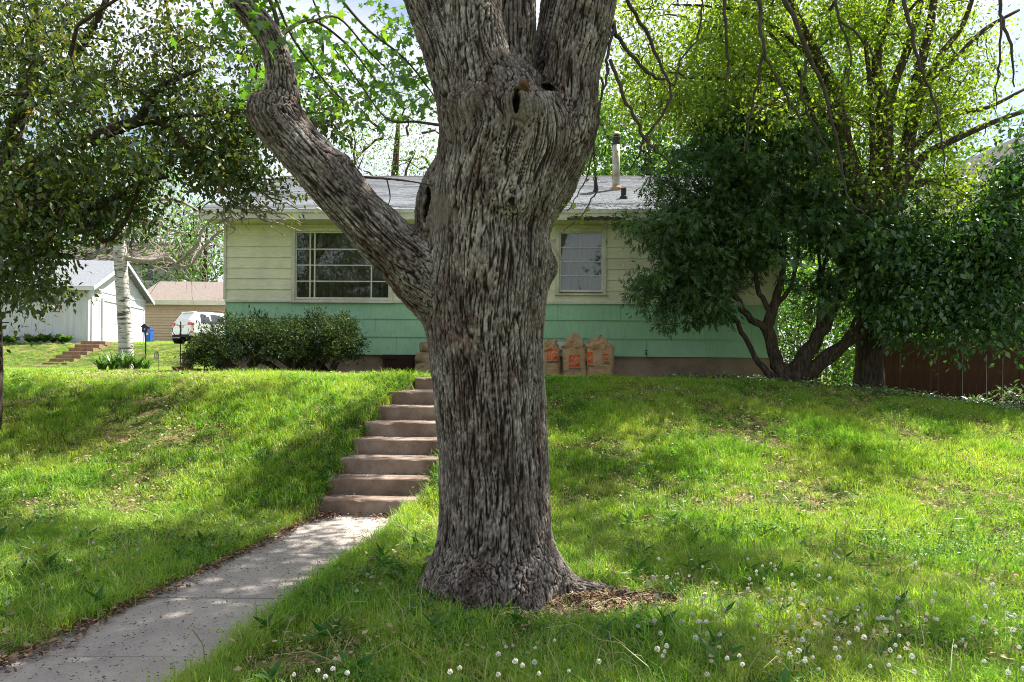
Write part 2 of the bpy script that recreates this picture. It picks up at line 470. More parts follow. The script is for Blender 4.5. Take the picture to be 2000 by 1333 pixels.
M['l_ivy'] = leaf_mat('ground_cover_leaf', [(0.0, G(0.07, 0.15, 0.05)), (0.6, G(0.13, 0.22, 0.08)), (1.0, G(0.50, 0.52, 0.40))], 0.35, (1.1, 1.1, 0.6), 0.08)
# ------------------------------------------------------------------ the ground
def ztop(x):
    return np.interp(x, [-30, -16, -9, -4, 0, 2, 4.1, 5.8, 8, 12, 20, 60], [1.08, 1.17, 1.33, 1.36, 1.36, 1.34, 1.29, 1.15, 0.90, 0.55, 0.4, 0.4])
def ground(x, y):
    x = np.asarray(x, float); y = np.asarray(y, float)
    k = smooth((x + 1.0) / 2.5)
    y0 = 7.35 + 0 * x - 0.9 * k
    y1 = 11.1 + 1.1 * k
    t = np.clip((y - y0) / (y1 - y0), 0, 1)
    s = 0.55 * t + 0.45 * smooth(t)
    z = ztop(x) * s
    back = np.interp(y, [14, 18, 27, 30, 33.6, 46, 90, 900], [0, 0.04, 0.16, 0.24, 1.32, 1.85, 2.2, 2.4])
    z = z + back * np.interp(x, [-9, -2, 6, 12], [1, 1, 0.5, 0.3])
    q = np.stack([x * 1.1, y * 1.1, 0 * x], -1).reshape(-1, 3)
    z = z + (noise(q, 1) * 0.030).reshape(x.shape) * smooth((y - 1) / 3)
    return z
def gz(x, y): return float(ground(np.array([x]), np.array([y]))[0])

WK = 0.155                                     # the walk heads slightly to the right
def walk_left(y): return -2.00 + WK * (y - 7.8)
def walk_right(y): return -1.06 + (WK - 0.035 * (np.asarray(y) < 7.8)) * (y - 7.8)
STEP_Y = [7.9, 8.2, 8.55, 8.95, 9.35, 9.77, 10.25, 11.3]
RISE = 0.173
def on_path(x, y, m=0.0):
    a = (y < 12.2) & (x > walk_left(y) - 0.05 + m) & (x < walk_right(y) + 0.12 - m)
    return a

def terrain():
    xs = np.concatenate([np.linspace(-420, -40, 14), np.linspace(-36, -13, 24), np.arange(-12, 12, 0.125), np.linspace(12, 36, 25), np.linspace(40, 420, 14)])
    ys = np.concatenate([np.linspace(-60, 1, 12), np.arange(1.5, 16, 0.125), np.linspace(16.3, 50, 60), np.linspace(60, 900, 20)])
    X, Y = np.meshgrid(xs, ys)
    Z = ground(X, Y)
    # the bed under the walk and the steps is cut a little lower
    cut = (Y < 7.95) & (X > walk_left(Y) + 0.02) & (X < walk_right(Y) - 0.02)
    Z = np.where(cut, np.minimum(Z, -0.03) , Z)
    st = (Y >= 7.8) & (Y < 12.0) & (X > walk_left(Y) + 0.0) & (X < walk_right(Y) + 0.05)
    sz = np.zeros_like(Z)
    for i, yy in enumerate(STEP_Y): sz = np.where(Y > yy + 0.16, (i + 1) * RISE, sz)
    Z = np.where(st, np.minimum(Z, sz - 0.09), Z)
    V = np.stack([X, Y, Z], -1).reshape(-1, 3)
    nx, ny = len(xs), len(ys)
    i = np.arange(nx - 1)[None, :] + nx * np.arange(ny - 1)[:, None]
    i = i.ravel()
    F = np.stack([i, i + 1, i + 1 + nx, i + nx], -1)
    o = link('lawn', np_mesh('lawn', V, F, M['soil'], smooth_=True))
    tag(o, kind='structure')
terrain()

def walkway():
    root = bpy.data.objects.new('walkway', None); COL.objects.link(root)
    root.location = (-1.9, 5, 0); tag(root, kind='structure')
    rng = random.Random(3)
    ends = [1.2, 2.62, 4.02, 5.05, 6.28, 7.5, 8.0]
    for a, b in zip(ends[:-1], ends[1:]):
        n = 6
        mb = MB()
        zt = 0.012 + rng.uniform(-0.006, 0.006)
        rows = []
        for i in range(n + 1):
            y = a + 0.006 + (b - a - 0.012) * i / n
            e = 0.012
            rows.append([(walk_left(y) + 0.01, y), (walk_left(y) + 0.03, y), ((walk_left(y) + walk_right(y)) / 2, y), (walk_right(y) - 0.03, y), (walk_right(y) - 0.01, y)])
        vs, fs = [], []
        for i, r in enumerate(rows):
            edge = i in (0, n)
            for j, (x, y) in enumerate(r):
                z = zt - (0.012 if (j in (0, 4) or edge) else 0)
                yy = y
                vs.append((x, yy, z))
        for i in range(n):
            for j in range(4):
                k = i * 5 + j
                fs.append((k, k + 1, k + 6, k + 5))
        m0 = len(vs)
        # skirt
        ring = [j for j in range(5)] + [i * 5 + 4 for i in range(1, n + 1)] + [n * 5 + j for j in (3, 2, 1, 0)] + [i * 5 for i in range(n - 1, 0, -1)]
        for r in ring: vs.append((vs[r][0], vs[r][1], -0.08))
        for q in range(len(ring)):
            q2 = (q + 1) % len(ring)
            fs.append((ring[q], m0 + q, m0 + q2, ring[q2]))
        mb.add(vs, fs)
        mb.obj('slab', M['walk'], root, org=root.location)
walkway()

def steps():
    base = Vector((-1.5, 8, 0))
    root = thing('concrete_steps', 'weathered brown concrete steps climbing the bank beside the big trunk', 'steps', base)
    n = len(STEP_Y)
    rng = np.random.RandomState(4)
    for i, y in enumerate(STEP_Y):
        yb = STEP_Y[i + 1] + 0.04 if i + 1 < n else y + 1.1
        z1 = (i + 1) * RISE
        z0 = z1 - RISE - (0.05 if i else 0.08)
        xl, xr = walk_left(y) - 0.02, walk_right(y) + 0.12
        if i == n - 1: xl += 0.05
        mb = MB()
        # front edge cut into stations so that worn nosings show
        m = 14
        xs = np.linspace(xl, xr, m + 1)
        wear = rng.uniform(0, 1, m + 1) ** 5 * 0.022
        skew = -0.06
        vs = []
        for k, x in enumerate(xs):
            yy = y + skew * (x - xl) + rng.uniform(-0.003, 0.003)
            vs += [(x, yy + 0.012, z0), (x, yy, z1 - 0.010 - wear[k]), (x, yy + 0.009 + wear[k], z1), (x, yb, z1 + 0.004), (x, yb, z0)]
        fs = []
        for k in range(m):
            for j in range(4):
                p = k * 5 + j
                fs.append((p, p + 5, p + 6, p + 1))
        fs.append((0, 1, 2, 3, 4)); e = m * 5; fs.append((e + 4, e + 3, e + 2, e + 1, e))
        mb.add(vs, fs)
        mb.obj('step', M['step'], root, org=base)
steps()

# ------------------------------------------------------------------ foliage tools
LEAF = {
    'oval': (np.array([(0, 0, 0), (.42, .27, .07), (1, 0, -.04), (.42, -.27, .07)]), np.array([(0, 1, 2), (0, 2, 3)])),
    'blade': (np.array([(0, .05, 0), (0, -.05, 0), (.55, .045, .03), (.55, -.045, .03), (1, 0, -.05)]), np.array([(0, 1, 3), (0, 3, 2), (2, 3, 4)])),
    'maple': (np.array([(.38, 0, .03), (0, 0, 0), (.02, .34, -.04), (.30, .20, .02), (.56, .52, -.05), (.60, .17, .02), (1, 0, -.06), (.60, -.17, .02), (.56, -.52, -.05), (.30, -.20, .02), (.02, -.34, -.04)]),
              np.array([(0, a, a % 10 + 1) for a in range(1, 11)])),
    'spray': (np.array([(0, .03, 0), (0, -.03, 0), (1, .0, -.1), (.55, .07, 0), (.15, 0, 0), (.35, 0, 0), (.72, .34, -.06), (.72, -.34, -.06), (.30, .30, -.03), (.30, -.30, -.03), (.55, -.07, 0)]),
              np.array([(0, 1, 2), (4, 5, 6), (5, 4, 7), (1, 5, 8), (0, 9, 5), (5, 10, 3)])),
    'frond': (np.array([(0, .045, 0), (0, -.045, 0), (1, 0, -.12), (.12, 0, 0), (.40, 0, 0), (.62, .30, -.05), (.66, -.28, -.05), (.42, 0, 0), (.66, 0, 0), (.88, .2, -.08), (.86, -.2, -.08)]), np.array([(0, 1, 2), (3, 4, 5), (4, 3, 6), (7, 8, 9), (8, 7, 10)])),
    'needle': (np.array([(0, .0, 0), (.45, .13, .02), (1, 0, -.02), (.5, -.12, .02)]), np.array([(0, 1, 2), (0, 2, 3)])),
}
def unit(a): return a / (np.linalg.norm(a, axis=1)[:, None] + 1e-9)
def leaves(pos, axis, normal, size, shape, rng):
    T, F = LEAF[shape]
    a = unit(axis)
    n = normal - a * np.sum(a * normal, 1)[:, None]
    n = unit(n); b = np.cross(n, a)
    V = pos[:, None, :] + size[:, None, None] * (T[None, :, 0, None] * a[:, None, :] + T[None, :, 1, None] * b[:, None, :] + T[None, :, 2, None] * n[:, None, :])
    k = len(T)
    Fa = (F[None] + (np.arange(len(pos)) * k)[:, None, None]).reshape(-1, F.shape[1])
    r = np.repeat(rng.uniform(0, 1, len(pos)), len(F))
    return V.reshape(-1, 3), Fa, r
def cloud(centers, n_per, rad, size, shape, rng, droop=0.3, flat=0.6, up=1.0, out=0.5, tone=None, hollow=0.0):
    """leaves gathered round clump centres"""
    centers = np.asarray(centers, float)
    c = np.repeat(centers, n_per, 0)
    off = rng.normal(size=(len(c), 3))
    if hollow: off = unit(off) * (hollow + (1 - hollow) * rng.uniform(0, 1.2, len(c))[:, None])
    rr = np.repeat(np.asarray(rad) if hasattr(rad, '__len__') else np.full(len(centers), rad), n_per)
    off = off * rr[:, None] * np.array([1, 1, flat])
    pos = c + off
    ax = unit(off) * out + rng.normal(size=pos.shape) * 0.6 + np.array([0, 0, -droop])
    no = np.array([0, 0, up]) + rng.normal(size=pos.shape) * 0.65
    sz = size * rng.uniform(0.65, 1.25, len(pos))
    V, F, r = leaves(pos, ax, no, sz, shape, rng)
    if tone is not None:
        t = np.repeat(np.repeat(tone, n_per), len(LEAF[shape][1]))
        r = np.clip(r * 0.7 + t * 0.3, 0, 1)
    return V, F, r
def merge(parts):
    Vs, Fs, Rs, n = [], [], [], 0
    for V, F, r in parts:
        Vs.append(V); Fs.append(F + n); Rs.append(r); n += len(V)
    return np.concatenate(Vs), np.concatenate(Fs), np.concatenate(Rs)
def leaf_obj(name, parts, m, parent=None, org=(0, 0, 0)):
    V, F, r = merge(parts) if isinstance(parts, list) else parts
    o = link(name, np_mesh(name, V - np.array(org), F, m, r), parent)
    tag(o, kind='stuff')
    return o
def ellip(rng, n, c, r, pw=0.5):
    d = unit(rng.normal(size=(n, 3)))
    return np.array(c) + d * (rng.uniform(0, 1, n) ** pw)[:, None] * np.array(r)
def grow(nodes, targets, rng, r0=0.03, r1=0.006, sag=0.05, mid=3):
    """branches from a skeleton of nodes to every target; new branches become skeleton"""
    nodes = [np.asarray(n, float) for n in nodes]
    arr = np.array(nodes)
    targets = np.asarray(targets, float)
    d = np.array([np.min(np.linalg.norm(arr - t, axis=1)) for t in targets])
    lines = []
    for k in np.argsort(d):
        t = targets[k]
        dd = np.linalg.norm(arr - t, axis=1) + 0.35 * np.maximum(0, arr[:, 2] - t[2])
        s = arr[np.argmin(dd)]
        ln = np.linalg.norm(t - s)
        if ln < 0.05: continue
        pts = []
        for i in range(mid + 2):
            f = i / (mid + 1)
            p = s + (t - s) * f
            if 0 < i < mid + 1: p = p + rng.normal(size=3) * ln * 0.05 + np.array([0, 0, ln * sag * math.sin(f * math.pi)])
            pts.append(p)
        rs = [max(r1, r0 * min(1, ln / 1.2) * (1 - f)) + r1 * 0.4 for f in np.linspace(0, 0.95, mid + 2)]
        lines.append((pts, rs))
        arr = np.concatenate([arr, np.array(pts[1:])])
    return lines
def tubes(lines, sides=5):
    mb = MB()
    for pts, rs in lines: mb.tube(pts, rs, sides, cap=False)
    return mb
def curve_pts(pts, sub=4):
    """Catmull-Rom through points given as (x, y, z, r)"""
    A = [np.array(p, float) for p in pts]
    A = [2 * A[0] - A[1]] + A + [2 * A[-1] - A[-2]]
    out = []
    for i in range(1, len(A) - 2):
        for k in range(sub):
            t = k / sub
            out.append(0.5 * ((2 * A[i]) + (-A[i - 1] + A[i + 1]) * t + (2 * A[i - 1] - 5 * A[i] + 4 * A[i + 1] - A[i + 2]) * t * t + (-A[i - 1] + 3 * A[i] - 3 * A[i + 1] + A[i + 2]) * t ** 3))
    out.append(A[-2])
    return out
def pix_limb(pts, sub=4):
    """(px, py, depth, radius in px) -> list of points and radii"""
    q = []
    for px, py, D, r in pts:
        p = P(px, py, D); q.append((p.x, p.y, p.z, PX(r, D)))
    c = curve_pts(q, sub)
    return [p[:3] for p in c], [max(p[3], 0.002) for p in c]

# ------------------------------------------------------------------ the green and cream house
HA = P(440, 735, 15.2); HA.z = 1.38
HROT = math.radians(-2.0)
HE = Vector((math.cos(HROT), math.sin(HROT), 0)); HN = Vector((-math.sin(HROT), math.cos(HROT), 0))
def fac(px, py, off=0.0):
    """pixel -> (local x, local z) on the house front set off metres back"""
    a, b = ray(px, py)
    o = Vector((HA.x, HA.y, 0)) + HN * off
    D = o.dot(HN) / (Vector((a, 1, 0)).dot(HN))
    p = Vector((a * D, D, EYE + b * D)) - Vector((HA.x, HA.y, HA.z))
    return p.dot(HE), p.z
def rects(x0, x1, z0, z1, holes):
    xs = sorted({x0, x1, *[min(max(h[i], x0), x1) for h in holes for i in (0, 1)]})
    out = []
    for a, b in zip(xs[:-1], xs[1:]):
        if b - a < 0.004: continue
        segs = [(z0, z1)]
        for hx0, hx1, hz0, hz1 in holes:
            if hx0 <= a + 1e-6 and hx1 >= b - 1e-6:
                n = []
                for p, q in segs:
                    if hz0 > p: n.append((p, min(q, hz0)))
                    if hz1 < q: n.append((max(p, hz1), q))
                segs = [s for s in n if s[1] - s[0] > 0.004]
        out += [(a, b, p, q) for p, q in segs]
    # join neighbours of equal height
    out.sort(key=lambda r: (r[2], r[3], r[0]))
    res = []
    for r in out:
        if res and res[-1][2:] == r[2:] and abs(res[-1][1] - r[0]) < 1e-6: res[-1] = (res[-1][0], r[1], *r[2:])
        else: res.append(r)
    return res
HL = fac(1518, 600)[0]
HD = 8.2                                       # depth of the house
def house():
    H = thing('house', 'low green and cream clapboard house behind the big maple trunk', 'house', HA, HROT)
    zf = fac(700, 691)[1]                      # top of the foundation
    zg = fac(700, 592)[1]                      # top of the green band
    zt = fac(440, 439)[1]                      # soffit
    def win(a, b, c, d):
        x0, z1 = fac(a, b); x1, z0 = fac(c, d)
        return (x0, x1, z0, z1)
    w1 = win(571, 446, 768, 591); w2 = win(1086, 447, 1184, 576); w3 = win(1292, 450, 1368, 576); w4 = win(1376, 450, 1444, 576)
    dx0, _ = fac(880, 700); dx1, _ = fac(985, 700)
    door = (dx0, dx1, zf + 0.02, zf + 2.08)
    holes = [w1, w2, w3, w4, door]
    core = MB()
    for a, b, c, d in rects(0.03, HL - 0.03, zf - 0.02, zt + 0.02, holes): core.box(a, b, 0.02, 0.14, c, d)
    core.box(0.03, 0.15, 0.142, HD, zf - 0.02, zt); core.box(HL - 0.15, HL - 0.03, 0.142, HD, zf - 0.02, zt)
    core.box(0.152, HL - 0.152, HD - 0.12, HD, zf - 0.02, zt)
    core.box(0.152, HL - 0.152, 2.6, 2.7, zf, zt)         # room partition
    core.box(0.152, HL - 0.152, 0.145, 2.59, zf - 0.02, zf + 0.01)
    # gable ends
    rise = 0.0
    core.obj('wall', M['cream'], H)
    f = MB(); f.box(0.06, HL - 0.06, 0.06, HD - 0.05, -0.5, zf - 0.025)
    f.obj('foundation', M['found'], H)
    # green grooved shakes, wide courses cut into panels
    rng = random.Random(2)
    n = 3
    lines = [zf, zf + 0.345, zf + 0.70, zg]
    for i in range(n):
        z0, z1 = lines[i], lines[i + 1]
        off = rng.uniform(0.2, 1.0)
        cuts = [-0.01] + [off + 1.22 * k for k in range(12) if 0.1 < off + 1.22 * k < HL - 0.15] + [HL + 0.01]
        for a, b in zip(cuts[:-1], cuts[1:]):
            for (a2, b2, c2, d2) in rects(a, b, z0, z1, [door]):
                dz = rng.uniform(-0.004, 0.004)
                mb = MB()
                # vertical grooves
                m = max(2, int((b2 - a2 - 0.004) / 0.07))
                pts = []
                for k in range(m + 1):
                    x = a2 + 0.002 + (b2 - a2 - 0.004) * k / m
                    pts.append((x, 0.004 * (k % 2)))
                vs = []
                for x, g in pts: vs += [(x, -0.030 + g, c2 - 0.016 + dz), (x, -0.004 + g * 0.6, d2), (x, 0.015, d2), (x, 0.015, c2 - 0.016 + dz)]
                fs = []
                for k in range(m):
                    for j in range(4):
                        p = k * 4 + j; q = k * 4 + (j + 1) % 4
                        fs.append((p, p + 4, q + 4, q))
                fs += [(0, 1, 2, 3), tuple(m * 4 + j for j in (3, 2, 1, 0))]
                mb.add(vs, fs)
                mb.obj('shake_panel', M['green'], H)
    g2 = MB()
    for a, b, c, d in rects(-0.012, HL + 0.012, zg + 0.002, zg + 0.052, [door]): g2.prism([(-0.042, c), (-0.042, d - 0.012), (-0.012, d), (0.015, d), (0.015, c)], a, b)
    g2.obj('water_table_trim', M['sash'], H)
    # cream clapboards
    zc = zg + 0.055
    e = 0.211
    k = 0
    while zc < zt - 0.02:
        z1 = min(zc + e, zt)
        off = rng.uniform(0.5, 3.0)
        cuts = [-0.006] + [off + 3.66 * q for q in range(4) if off + 3.66 * q < HL - 0.3] + [HL + 0.006]
        for a, b in zip(cuts[:-1], cuts[1:]):
            for (a2, b2, c2, d2) in rects(a, b, zc, z1, holes):
                if b2 - a2 < 0.03: continue
                dz = rng.uniform(-0.003, 0.003) if c2 == zc else 0
                mb = MB().prism([(-0.024, c2 - (0.008 if c2 == zc else 0) + dz), (-0.022, c2 + 0.004), (-0.003, d2), (0.015, d2), (0.015, c2 - 0.006)], a2 + 0.001, b2 - 0.001)
                mb.obj('clapboard', M['cream'], H)
        zc = z1; k += 1
    # corner boards
    for x in (-0.035, HL + 0.0):
        MB().box(x - 0.006, x + 0.041, -0.036, 0.06, zg + 0.053, zt).obj('corner_board', M['trim'], H)
    # windows
    def window(r, cols, rows, pane_cols=None, curtain='curtain', frame=0.05, jamb=0.07):
        x0, x1, z0, z1 = r
        W = MB()
        c = jamb
        W.box(x0, x0 + c, -0.045, 0.10, z0, z1); W.box(x1 - c, x1, -0.045, 0.10, z0, z1)
        W.box(x0 + c, x1 - c, -0.045, 0.10, z1 - c, z1); W.prism([(-0.075, z0 - 0.02), (-0.075, z0 + 0.012), (0.10, z0 + 0.045), (0.10, z0 - 0.02)], x0 - 0.02, x1 + 0.02)
        wo = W.obj('window', M['trim'], H, bevel=0.004)
        gx0, gx1, gz0, gz1 = x0 + c, x1 - c, z0 + 0.045, z1 - c
        S = MB(); t = 0.028
        S.box(gx0, gx0 + t, -0.01, 0.03, gz0, gz1); S.box(gx1 - t, gx1, -0.01, 0.03, gz0, gz1)
        S.box(gx0 + t, gx1 - t, -0.01, 0.03, gz0, gz0 + t * 1.7); S.box(gx0 + t, gx1 - t, -0.01, 0.03, gz1 - t, gz1)
        S.obj('sash', M['sash'], wo)
        ix0, ix1, iz0, iz1 = gx0 + t, gx1 - t, gz0 + t * 1.7, gz1 - t
        xs = [ix0] + [ix0 + (ix1 - ix0) * q for q in cols] + [ix1]
        zs = [iz0] + [iz0 + (iz1 - iz0) * q for q in rows] + [iz1]
        wd = lambda q: 0.05 if q[1] else 0.022
        for x in xs[1:-1]: MB().box(x - 0.014, x + 0.014, -0.006, 0.026, iz0, iz1).obj('muntin', M['sash'], wo)
        for z in zs[1:-1]:
            for a, b in zip(xs[:-1], xs[1:]):
                la = a + (0.0145 if a > ix0 else 0); lb = b - (0.0145 if b < ix1 else 0)
                MB().box(la, lb, -0.004, 0.024, z - 0.011, z + 0.011).obj('muntin', M['sash'], wo)
        for a, b in zip(xs[:-1], xs[1:]):
            for p, q in zip(zs[:-1], zs[1:]):
                MB().box(a, b, 0.010, 0.014, p, q).obj('pane', M['glass'], wo)
        # curtain with folds
        cm = MB(); n = 60; vs = []
        rr = random.Random(int(x0 * 100))
        ph = 0
        for q in range(n + 1):
            x = gx0 + (gx1 - gx0) * q / n
            ph += rr.uniform(0.5, 1.3)
            y = 0.19 + 0.022 * math.sin(ph)
            vs += [(x, y, gz0 - 0.05), (x, y * 0.4 + 0.115, gz1 + 0.05)]
        cm.add(vs, [(2 * q, 2 * q + 2, 2 * q + 3, 2 * q + 1) for q in range(n)])
        cm.obj('curtain', M[curtain], wo, smooth_=True)
        return wo
    window(w1, [0.145, 0.195, 0.815], [0.25, 0.5, 0.75], curtain='curtain_dark')
    window(w2, [], [0.25, 0.5, 0.75])
    window(w3, [], [0.5], curtain='curtain_dark')
    window(w4, [], [0.5], curtain='curtain_dark')
    # door behind the trunk, with its little stoop
    d = MB(); a, b, c, e2 = door
    d.box(a + 0.06, b - 0.06, 0.03, 0.07, c + 0.03, e2 - 0.06)
    do = d.obj('door', M['maroon'], H)
    fr = MB(); fr.box(a, a + 0.06, -0.04, 0.12, c, e2); fr.box(b - 0.06, b, -0.04, 0.12, c, e2); fr.box(a + 0.06, b - 0.06, -0.04, 0.12, e2 - 0.06, e2)
    fr.box(a + 0.06, b - 0.06, -0.04, 0.12, c, c + 0.03)
    fr.obj('door_frame', M['trim'], do)
    kn = MB(); kn.lathe([(0.012, 0), (0.012, 0.03), (0.03, 0.045), (0.032, 0.065), (0.02, 0.08)], sides=10)
    kn.v = [(b - 0.16 + v[0], 0.03 - v[2], c + 1.0 + v[1]) for v in kn.v]
    kn.obj('door_knob', M['black'], do, smooth_=True)
    MB().box(a - 0.15, b + 0.15, -1.0, 0.0, -0.4, zf - 0.03).obj('stoop', M['step'], H, bevel=0.012)
    # basement hatch and little things on the wall
    bx0, bz1 = fac(751, 692); bx1, bz0 = fac(809, 740)
    bw = MB().box(bx0, bx1, -0.16, 0.055, bz0 - 0.2, bz1 - 0.012).obj('basement_hatch', M['maroon'], H, bevel=0.008)
    MB().box(bx0 - 0.03, bx0 + 0.28, -0.175, -0.165, bz1 - 0.10, bz1 - 0.055).obj('board', M['maroon'], bw)
    ux0, uz1 = fac(1087, 669); ux1, uz0 = fac(1104, 684)
    MB().box(ux0, ux1, -0.10, -0.032, uz0, uz1).obj('utility_box', M['white'], H, bevel=0.006)
    sx, sz_ = fac(1261, 690)
    sp = MB(); sp.tube([(sx, -0.02, sz_), (sx, -0.08, sz_), (sx, -0.11, sz_ - 0.04)], 0.014, 8); sp.tube([(sx - 0.03, -0.07, sz_ + 0.045), (sx + 0.03, -0.07, sz_ + 0.045)], 0.007, 6); sp.tube([(sx, -0.07, sz_), (sx, -0.07, sz_ + 0.045)], 0.007, 6)
    sp.obj('hose_tap', M['black'], H)
    # roof
    ov = 0.55
    ze = zt + 0.03
    slope = math.tan(math.radians(21.0))
    yr = HD / 2
    def rz(y): return ze + 0.17 + (y + ov) * slope
    x0, x1 = fac(388, 420, -ov)[0], HL + 0.32
    deck = MB()
    deck.prism([(-ov, rz(-ov) - 0.03), (yr, rz(yr) - 0.03), (HD + ov, rz(-ov) - 0.03), (HD + ov, rz(-ov) - 0.09), (yr, rz(yr) - 0.10), (-ov, rz(-ov) - 0.09)], x0 + 0.02, x1 - 0.02)
    ro = deck.obj('roof', M['shingle'], H)
    # three-tab shingles
    rng2 = np.random.RandomState(8)
    sh = MB()
    ln = (yr + ov) / math.cos(math.radians(21)); course = 0.142
    nc = int(ln / course) + 1
    for i in range(nc):
        ya = -ov - 0.012 + i * course * math.cos(math.radians(21)); yb = min(ya + 0.20, yr)
        x = x0 + (0.152 if i % 2 else 0.0) - 0.0
        xa = x0
        while xa < x1 - 0.01:
            xb = min(x0 + (0 if not i % 2 else 0.152) + 0.305 * (math.floor((xa - x0 - (0 if not i % 2 else 0.152)) / 0.305 + 1e-6) + 1), x1)
            j = rng2.uniform(-0.002, 0.003); jy = rng2.uniform(-0.006, 0.006)
            za, zb = rz(ya) + 0.004 + j, rz(yb) - 0.010
            v = [(xa + 0.003, ya + jy, za - 0.010), (xb - 0.003, ya + jy, za - 0.010), (xb - 0.003, ya + jy, za), (xa + 0.003, ya + jy, za), (xb - 0.003, yb, zb), (xa + 0.003, yb, zb)]
            sh.add(v, [(0, 1, 2, 3), (3, 2, 4, 5), (0, 3, 5), (1, 4, 2)])
            xa = xb
    so = sh.obj('shingles', M['shingle'], ro); tag(so, kind='stuff')
    MB().prism([(yr - 0.16, rz(yr - 0.16) + 0.012), (yr, rz(yr) + 0.016), (yr + 0.16, rz(yr - 0.16) + 0.012), (yr, rz(yr) - 0.02)], x0, x1).obj('ridge_cap', M['dark_roof'], ro)
    fa = MB()
    fa.box(x0, x1, -ov - 0.004, -ov + 0.02, ze - 0.03, rz(-ov) - 0.035)
    fa.obj('fascia', M['trim'], H)
    MB().box(x0 - 0.004, x1 + 0.004, -ov - 0.026, -ov - 0.005, rz(-ov) - 0.075, rz(-ov) - 0.012).obj('drip_edge_board', M['trim'], H)
    MB().box(x0 + 0.03, x1 - 0.03, -ov + 0.021, 0.018, ze - 0.014, ze).obj('soffit', M['cream'], H)
    # rotten stretch of fascia above the right window
    rx0, rx1 = fac(1108, 425, -ov)[0], fac(1222, 425, -ov)[0]
    rr = random.Random(6); mb = MB(); vs = []; n = 30
    for q in range(n + 1):
        x = rx0 + (rx1 - rx0) * q / n
        vs += [(x, -ov - 0.010, ze - 0.032 - rr.uniform(0, 0.02)), (x, -ov - 0.010, ze + 0.012 + rr.uniform(0, 0.035) * (1 if 2 < q < n - 2 else 0.1))]
    mb.add(vs, [(2 * q, 2 * q + 2, 2 * q + 3, 2 * q + 1) for q in range(n)])
    mb.obj('rotten_edge', M['rot'], H)
    # gable triangles
    for x in (0.02, HL - 0.14):
        MB().prism([(0.0, zt), (HD, zt), (HD, ze + 0.1), (yr, rz(yr) - 0.12), (0.0, ze + 0.1)], x, x + 0.12).obj('gable', M['cream'], H)
    for x in (x0, x1 - 0.03):
        MB().prism([(-ov, rz(-ov) - 0.17), (-ov, rz(-ov) - 0.035), (yr, rz(yr) - 0.035), (HD + ov, rz(-ov) - 0.035), (HD + ov, rz(-ov) - 0.17), (yr, rz(yr) - 0.17)], x, x + 0.02).obj('rake_board', M['trim'], H)
    # flue pipe and vents stand on the roof slope
    def on_roof(px, py):
        for k in range(400):
            y = -ov + k * 0.0125
            lx, lz = fac(px, py, y)
            if lz <= rz(y): return lx, y, rz(y)
        return lx, y, rz(y)
    lx, ly, lz = on_roof(1203, 371)
    top = fac(1203, 268, ly)[1]
    fl = MB().lathe([(0.082, lz - 0.1), (0.082, top)], (lx, ly, 0), 18); 
    fo = fl.obj('flue_pipe', M['flue'], ro, smooth_=True)
    MB().lathe([(0.088, top - 0.18), (0.088, top - 0.02), (0.07, top - 0.015), (0.07, top + 0.03), (0.06, top + 0.035)], (lx, ly, 0), 18).obj('collar', M['dark_roof'], fo)
    MB().lathe([(0.125, top + 0.035), (0.135, top + 0.045), (0.06, top + 0.10), (0.01, top + 0.125)], (lx, ly, 0), 18).obj('cap', M['flue'], fo)
    MB().lathe([(0.13, lz - 0.05), (0.125, lz + 0.03), (0.10, lz + 0.07), (0.085, lz + 0.08)], (lx, ly, 0), 18).obj('flashing', M['rust'], fo)
    for px, py, wd_, hh in ((1218, 388, 0.055, 0.21), (1163, 375, 0.035, 0.30)):
        lx, ly, lz = on_roof(px, py)
        v = MB().lathe([(wd_ * 1.7, lz - 0.06), (wd_ * 1.5, lz + 0.03), (wd_, lz + 0.05), (wd_, lz + hh), (wd_ * 0.8, lz + hh)], (lx, ly, 0), 12)
        v.obj('vent_pipe', M['dark_roof'], ro)
house()
